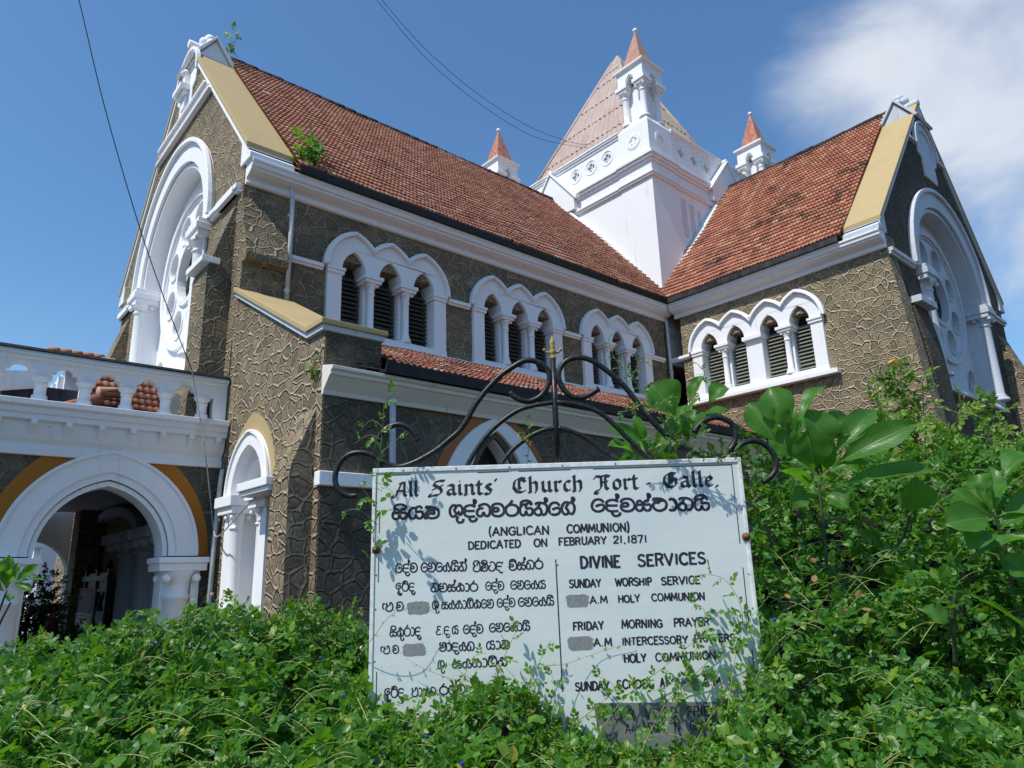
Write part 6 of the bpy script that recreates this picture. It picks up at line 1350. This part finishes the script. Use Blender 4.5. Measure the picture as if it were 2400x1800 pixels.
# notices pinned to the door
def notice(label, x0, y0, x1, y1, mat='paper', printed=None):
    a, b = hit(0, XW - .46, x0, y0), hit(0, XW - .46, x1, y1); u0, u1, v0, v1 = -a[1], -b[1], b[2], a[2]; f = Fr((XW - .452, 0, 0), (0, -1, 0), Z)
    t = thing('notice', label, 'notice'); mb = MB(); mb.box(f, u0, u1, v0, v1, 0, .004); mb.build('sheet', M[mat], t)
    for (p, q, r, s, mt) in printed or (): mb = MB(); mb.box(f, u0 + (u1 - u0) * p, u0 + (u1 - u0) * q, v0 + (v1 - v0) * r, v0 + (v1 - v0) * s, .0042, .006); mb.build('print', M[mt], t)
notice('plain white sheet of paper pinned on the dark door behind the woman', 147, 1423, 177, 1451)
notice('tall grey poster with a red heading and round picture on the dark door', 180, 1379, 213, 1480, 'poster_grey', [(.08, .92, .90, .96, 'poster_red'), (.08, .92, .05, .40, 'paper'), (.15, .85, .33, .345, 'dark'), (.15, .85, .26, .275, 'dark')])
notice('narrow white paper slip right of the poster on the dark door', 225, 1432, 237, 1463, 'paper', [(.2, .8, .8, .84, 'dark'), (.2, .8, .6, .63, 'dark'), (.2, .8, .4, .43, 'dark')])

# ---------------------------------------------------------------- things beyond and above
na = thing('north_aisle_end', 'sunlit rubble stone wall seen through the porch beside the dark door', 'wall')
mb = MB(); mb.box(WORLD, XW + .02, XW + .9, YF + .6, 28.2, GZ, 4.2); mb.build('wall', M['stone'], na)  # stands for the north aisle's end wall beyond the porch
mb = MB(); mb.box(WORLD, XW - .02, XW + .94, YF + .6, 28.24, 4.2, 4.35); mb.build('wall_cap', M['white_old'], na)
nb = thing('neighbouring_building', 'pale two-storey building with a grey corrugated roof and red ridge behind the porch', 'building')
mb = MB(); mb.box(WORLD, 4.3, 15, 30.2, 46, GZ, 9.55); mb.build('wall', M['pale'], nb)
for i in range(12):
    mb = MB(); y = 30.4 + i * 1.3; mb.box(WORLD, 4.12, 4.3, y, y + .34, GZ, 9.3); mb.build('pilaster', M['white'], nb)
mb = MB(); mb.box(WORLD, 4.05, 4.3, 30.2, 46, 3.0, 3.3); mb.box(WORLD, 4.1, 4.3, 30.2, 46, 1.2, 1.35); mb.build('ledge', M['white'], nb)
mb = MB(); n = 60; vs = []
for j, (y, z) in enumerate(((29.6, 9.62), (32.6, 10.75))):
    for i in range(n + 1): vs.append((3.9 + 8 * i / n, y, z + .05 * (i % 2)))
mb.add(vs, [(i, i + 1, n + 2 + i, n + 1 + i) for i in range(n)]); rf = mb.build('roof', M['corr'], nb)
mb = MB(); x = 3.9
while x < 11: mb.tube([(x, 32.6, 10.86), (x + .42, 32.6, 10.89)], .14, 8); x += .4
mb.build('ridge_tile', M['terracotta'], rf)
mb = MB(); mb.box(WORLD, 3.85, 12, 29.55, 29.62, 9.45, 9.66); mb.build('fascia', M['gutter'], nb)
# what shows between the balusters: porch attic roof and boarded lantern
tile_roof('porch_roof', M['tile_old'], church, (2.35, 13.75, 4.38), (1, 0, 0), (0, .62, .78), 1.42, 1.5, wave=.112, row=.19, amp=.014, lift=.02)
mb = MB(); mb.add([(2.3, 13.8, 4.3), (3.85, 13.8, 4.3), (3.85, 14.7, 5.45), (2.3, 14.7, 5.45)], [(0, 1, 2, 3)]); mb.build('roof_deck', M['dark'], church)
mb = MB(); mb.tube([(1.95, 13.7, 4.52), (2.55, 13.85, 4.80)], .10, 10); mb.tube([(2.5, 13.8, 4.9), (2.9, 13.95, 4.98)], .10, 10); mb.build('hip_tile', M['tile_old'], church)
mb = MB(); mb.box(WORLD, 1.0, 2.28, 14.4, 14.7, 4.2, 5.02)
for i in range(5): mb.box(WORLD, 1.0 + i * .26, 1.02 + i * .26, 14.37, 14.4, 4.2, 5.0)
mb.build('attic_boards', M['navy'], church)
mb = MB(); mb.prism(Fr((0, 14.0, 0), (1, 0, 0), Z), [(.9, 4.78), (1.75, 4.98), (1.75, 5.2), (.9, 5.1)], -.3, 0); mb.build('attic_trim', M['white'], church); mb = MB(); mb.box(WORLD, 2.28, 2.42, 14.1, 14.4, 4.2, 5.1); mb.build('attic_trim', M['white'], church)
mb = MB(); mb.prism(Fr((0, 13.7, 0), (1, 0, 0), Z), [(3.52, 4.4), (3.86, 4.4), (3.86, 5.0), (3.66, 5.05), (3.60, 4.8), (3.50, 4.68)], -.3, 0); mb.build('attic_pier', M['white_old'], church)

c1 = thing('power_cable', 'single black cable dropping from the sky past the west gable to the downpipe', 'cable')
pts = [hit(1, 12.55, 120, -260), hit(1, 12.55, 185, 0), hit(1, 12.55, 245, 250), hit(1, 12.55, 320, 510), hit(1, 12.55, 385, 700), hit(1, 12.6, 450, 868)]
mb = MB(); mb.tube(spline(pts, 8), .0085, 6); mb.build('overhead_run', M['cable'], c1)
pts = [hit(1, 12.6, 450, 868), hit(1, 12.72, 455, 900), hit(1, 12.74, 478, 1040), hit(1, 12.9, 492, 1160), hit(1, 12.92, 500, 1235), hit(0, 4.2, 508, 1258), hit(0, 4.22, 535, 1235), hit(0, 4.22, 574, 1190), hit(0, 4.22, 600, 1165)]
mb = MB(); mb.tube(spline(pts, 6), .012, 6); mb.build('wall_run', M['cable_grey'], c1)
for lab, L in (('upper of two thin wires sagging from the top of the picture to the spire', [(820, -95, 17), (895, 0, 17.2), (1000, 118, 18), (1120, 220, 19.5), (1240, 296, 21), (1345, 335, 22.3), (1385, 337, 22.6)]), ('lower of two thin wires sagging from the top of the picture to the spire', [(815, -85, 17.1), (888, 6, 17.3), (1000, 138, 18), (1120, 240, 19.5), (1240, 315, 21), (1330, 340, 22.2), (1380, 346, 22.6)])):
    c = thing('overhead_wire', lab, 'wire', group='wires to the spire'); mb = MB(); mb.tube(spline([at(*q) for q in L], 8), .0065, 5); mb.build('wire', M['cable'], c)

for o in [o for o in SC.objects if o.type == 'EMPTY' and o.parent is None]: parts_at(o)
# sub-parts keep their place too: their parents are meshes at the origin, so nothing else needs moving
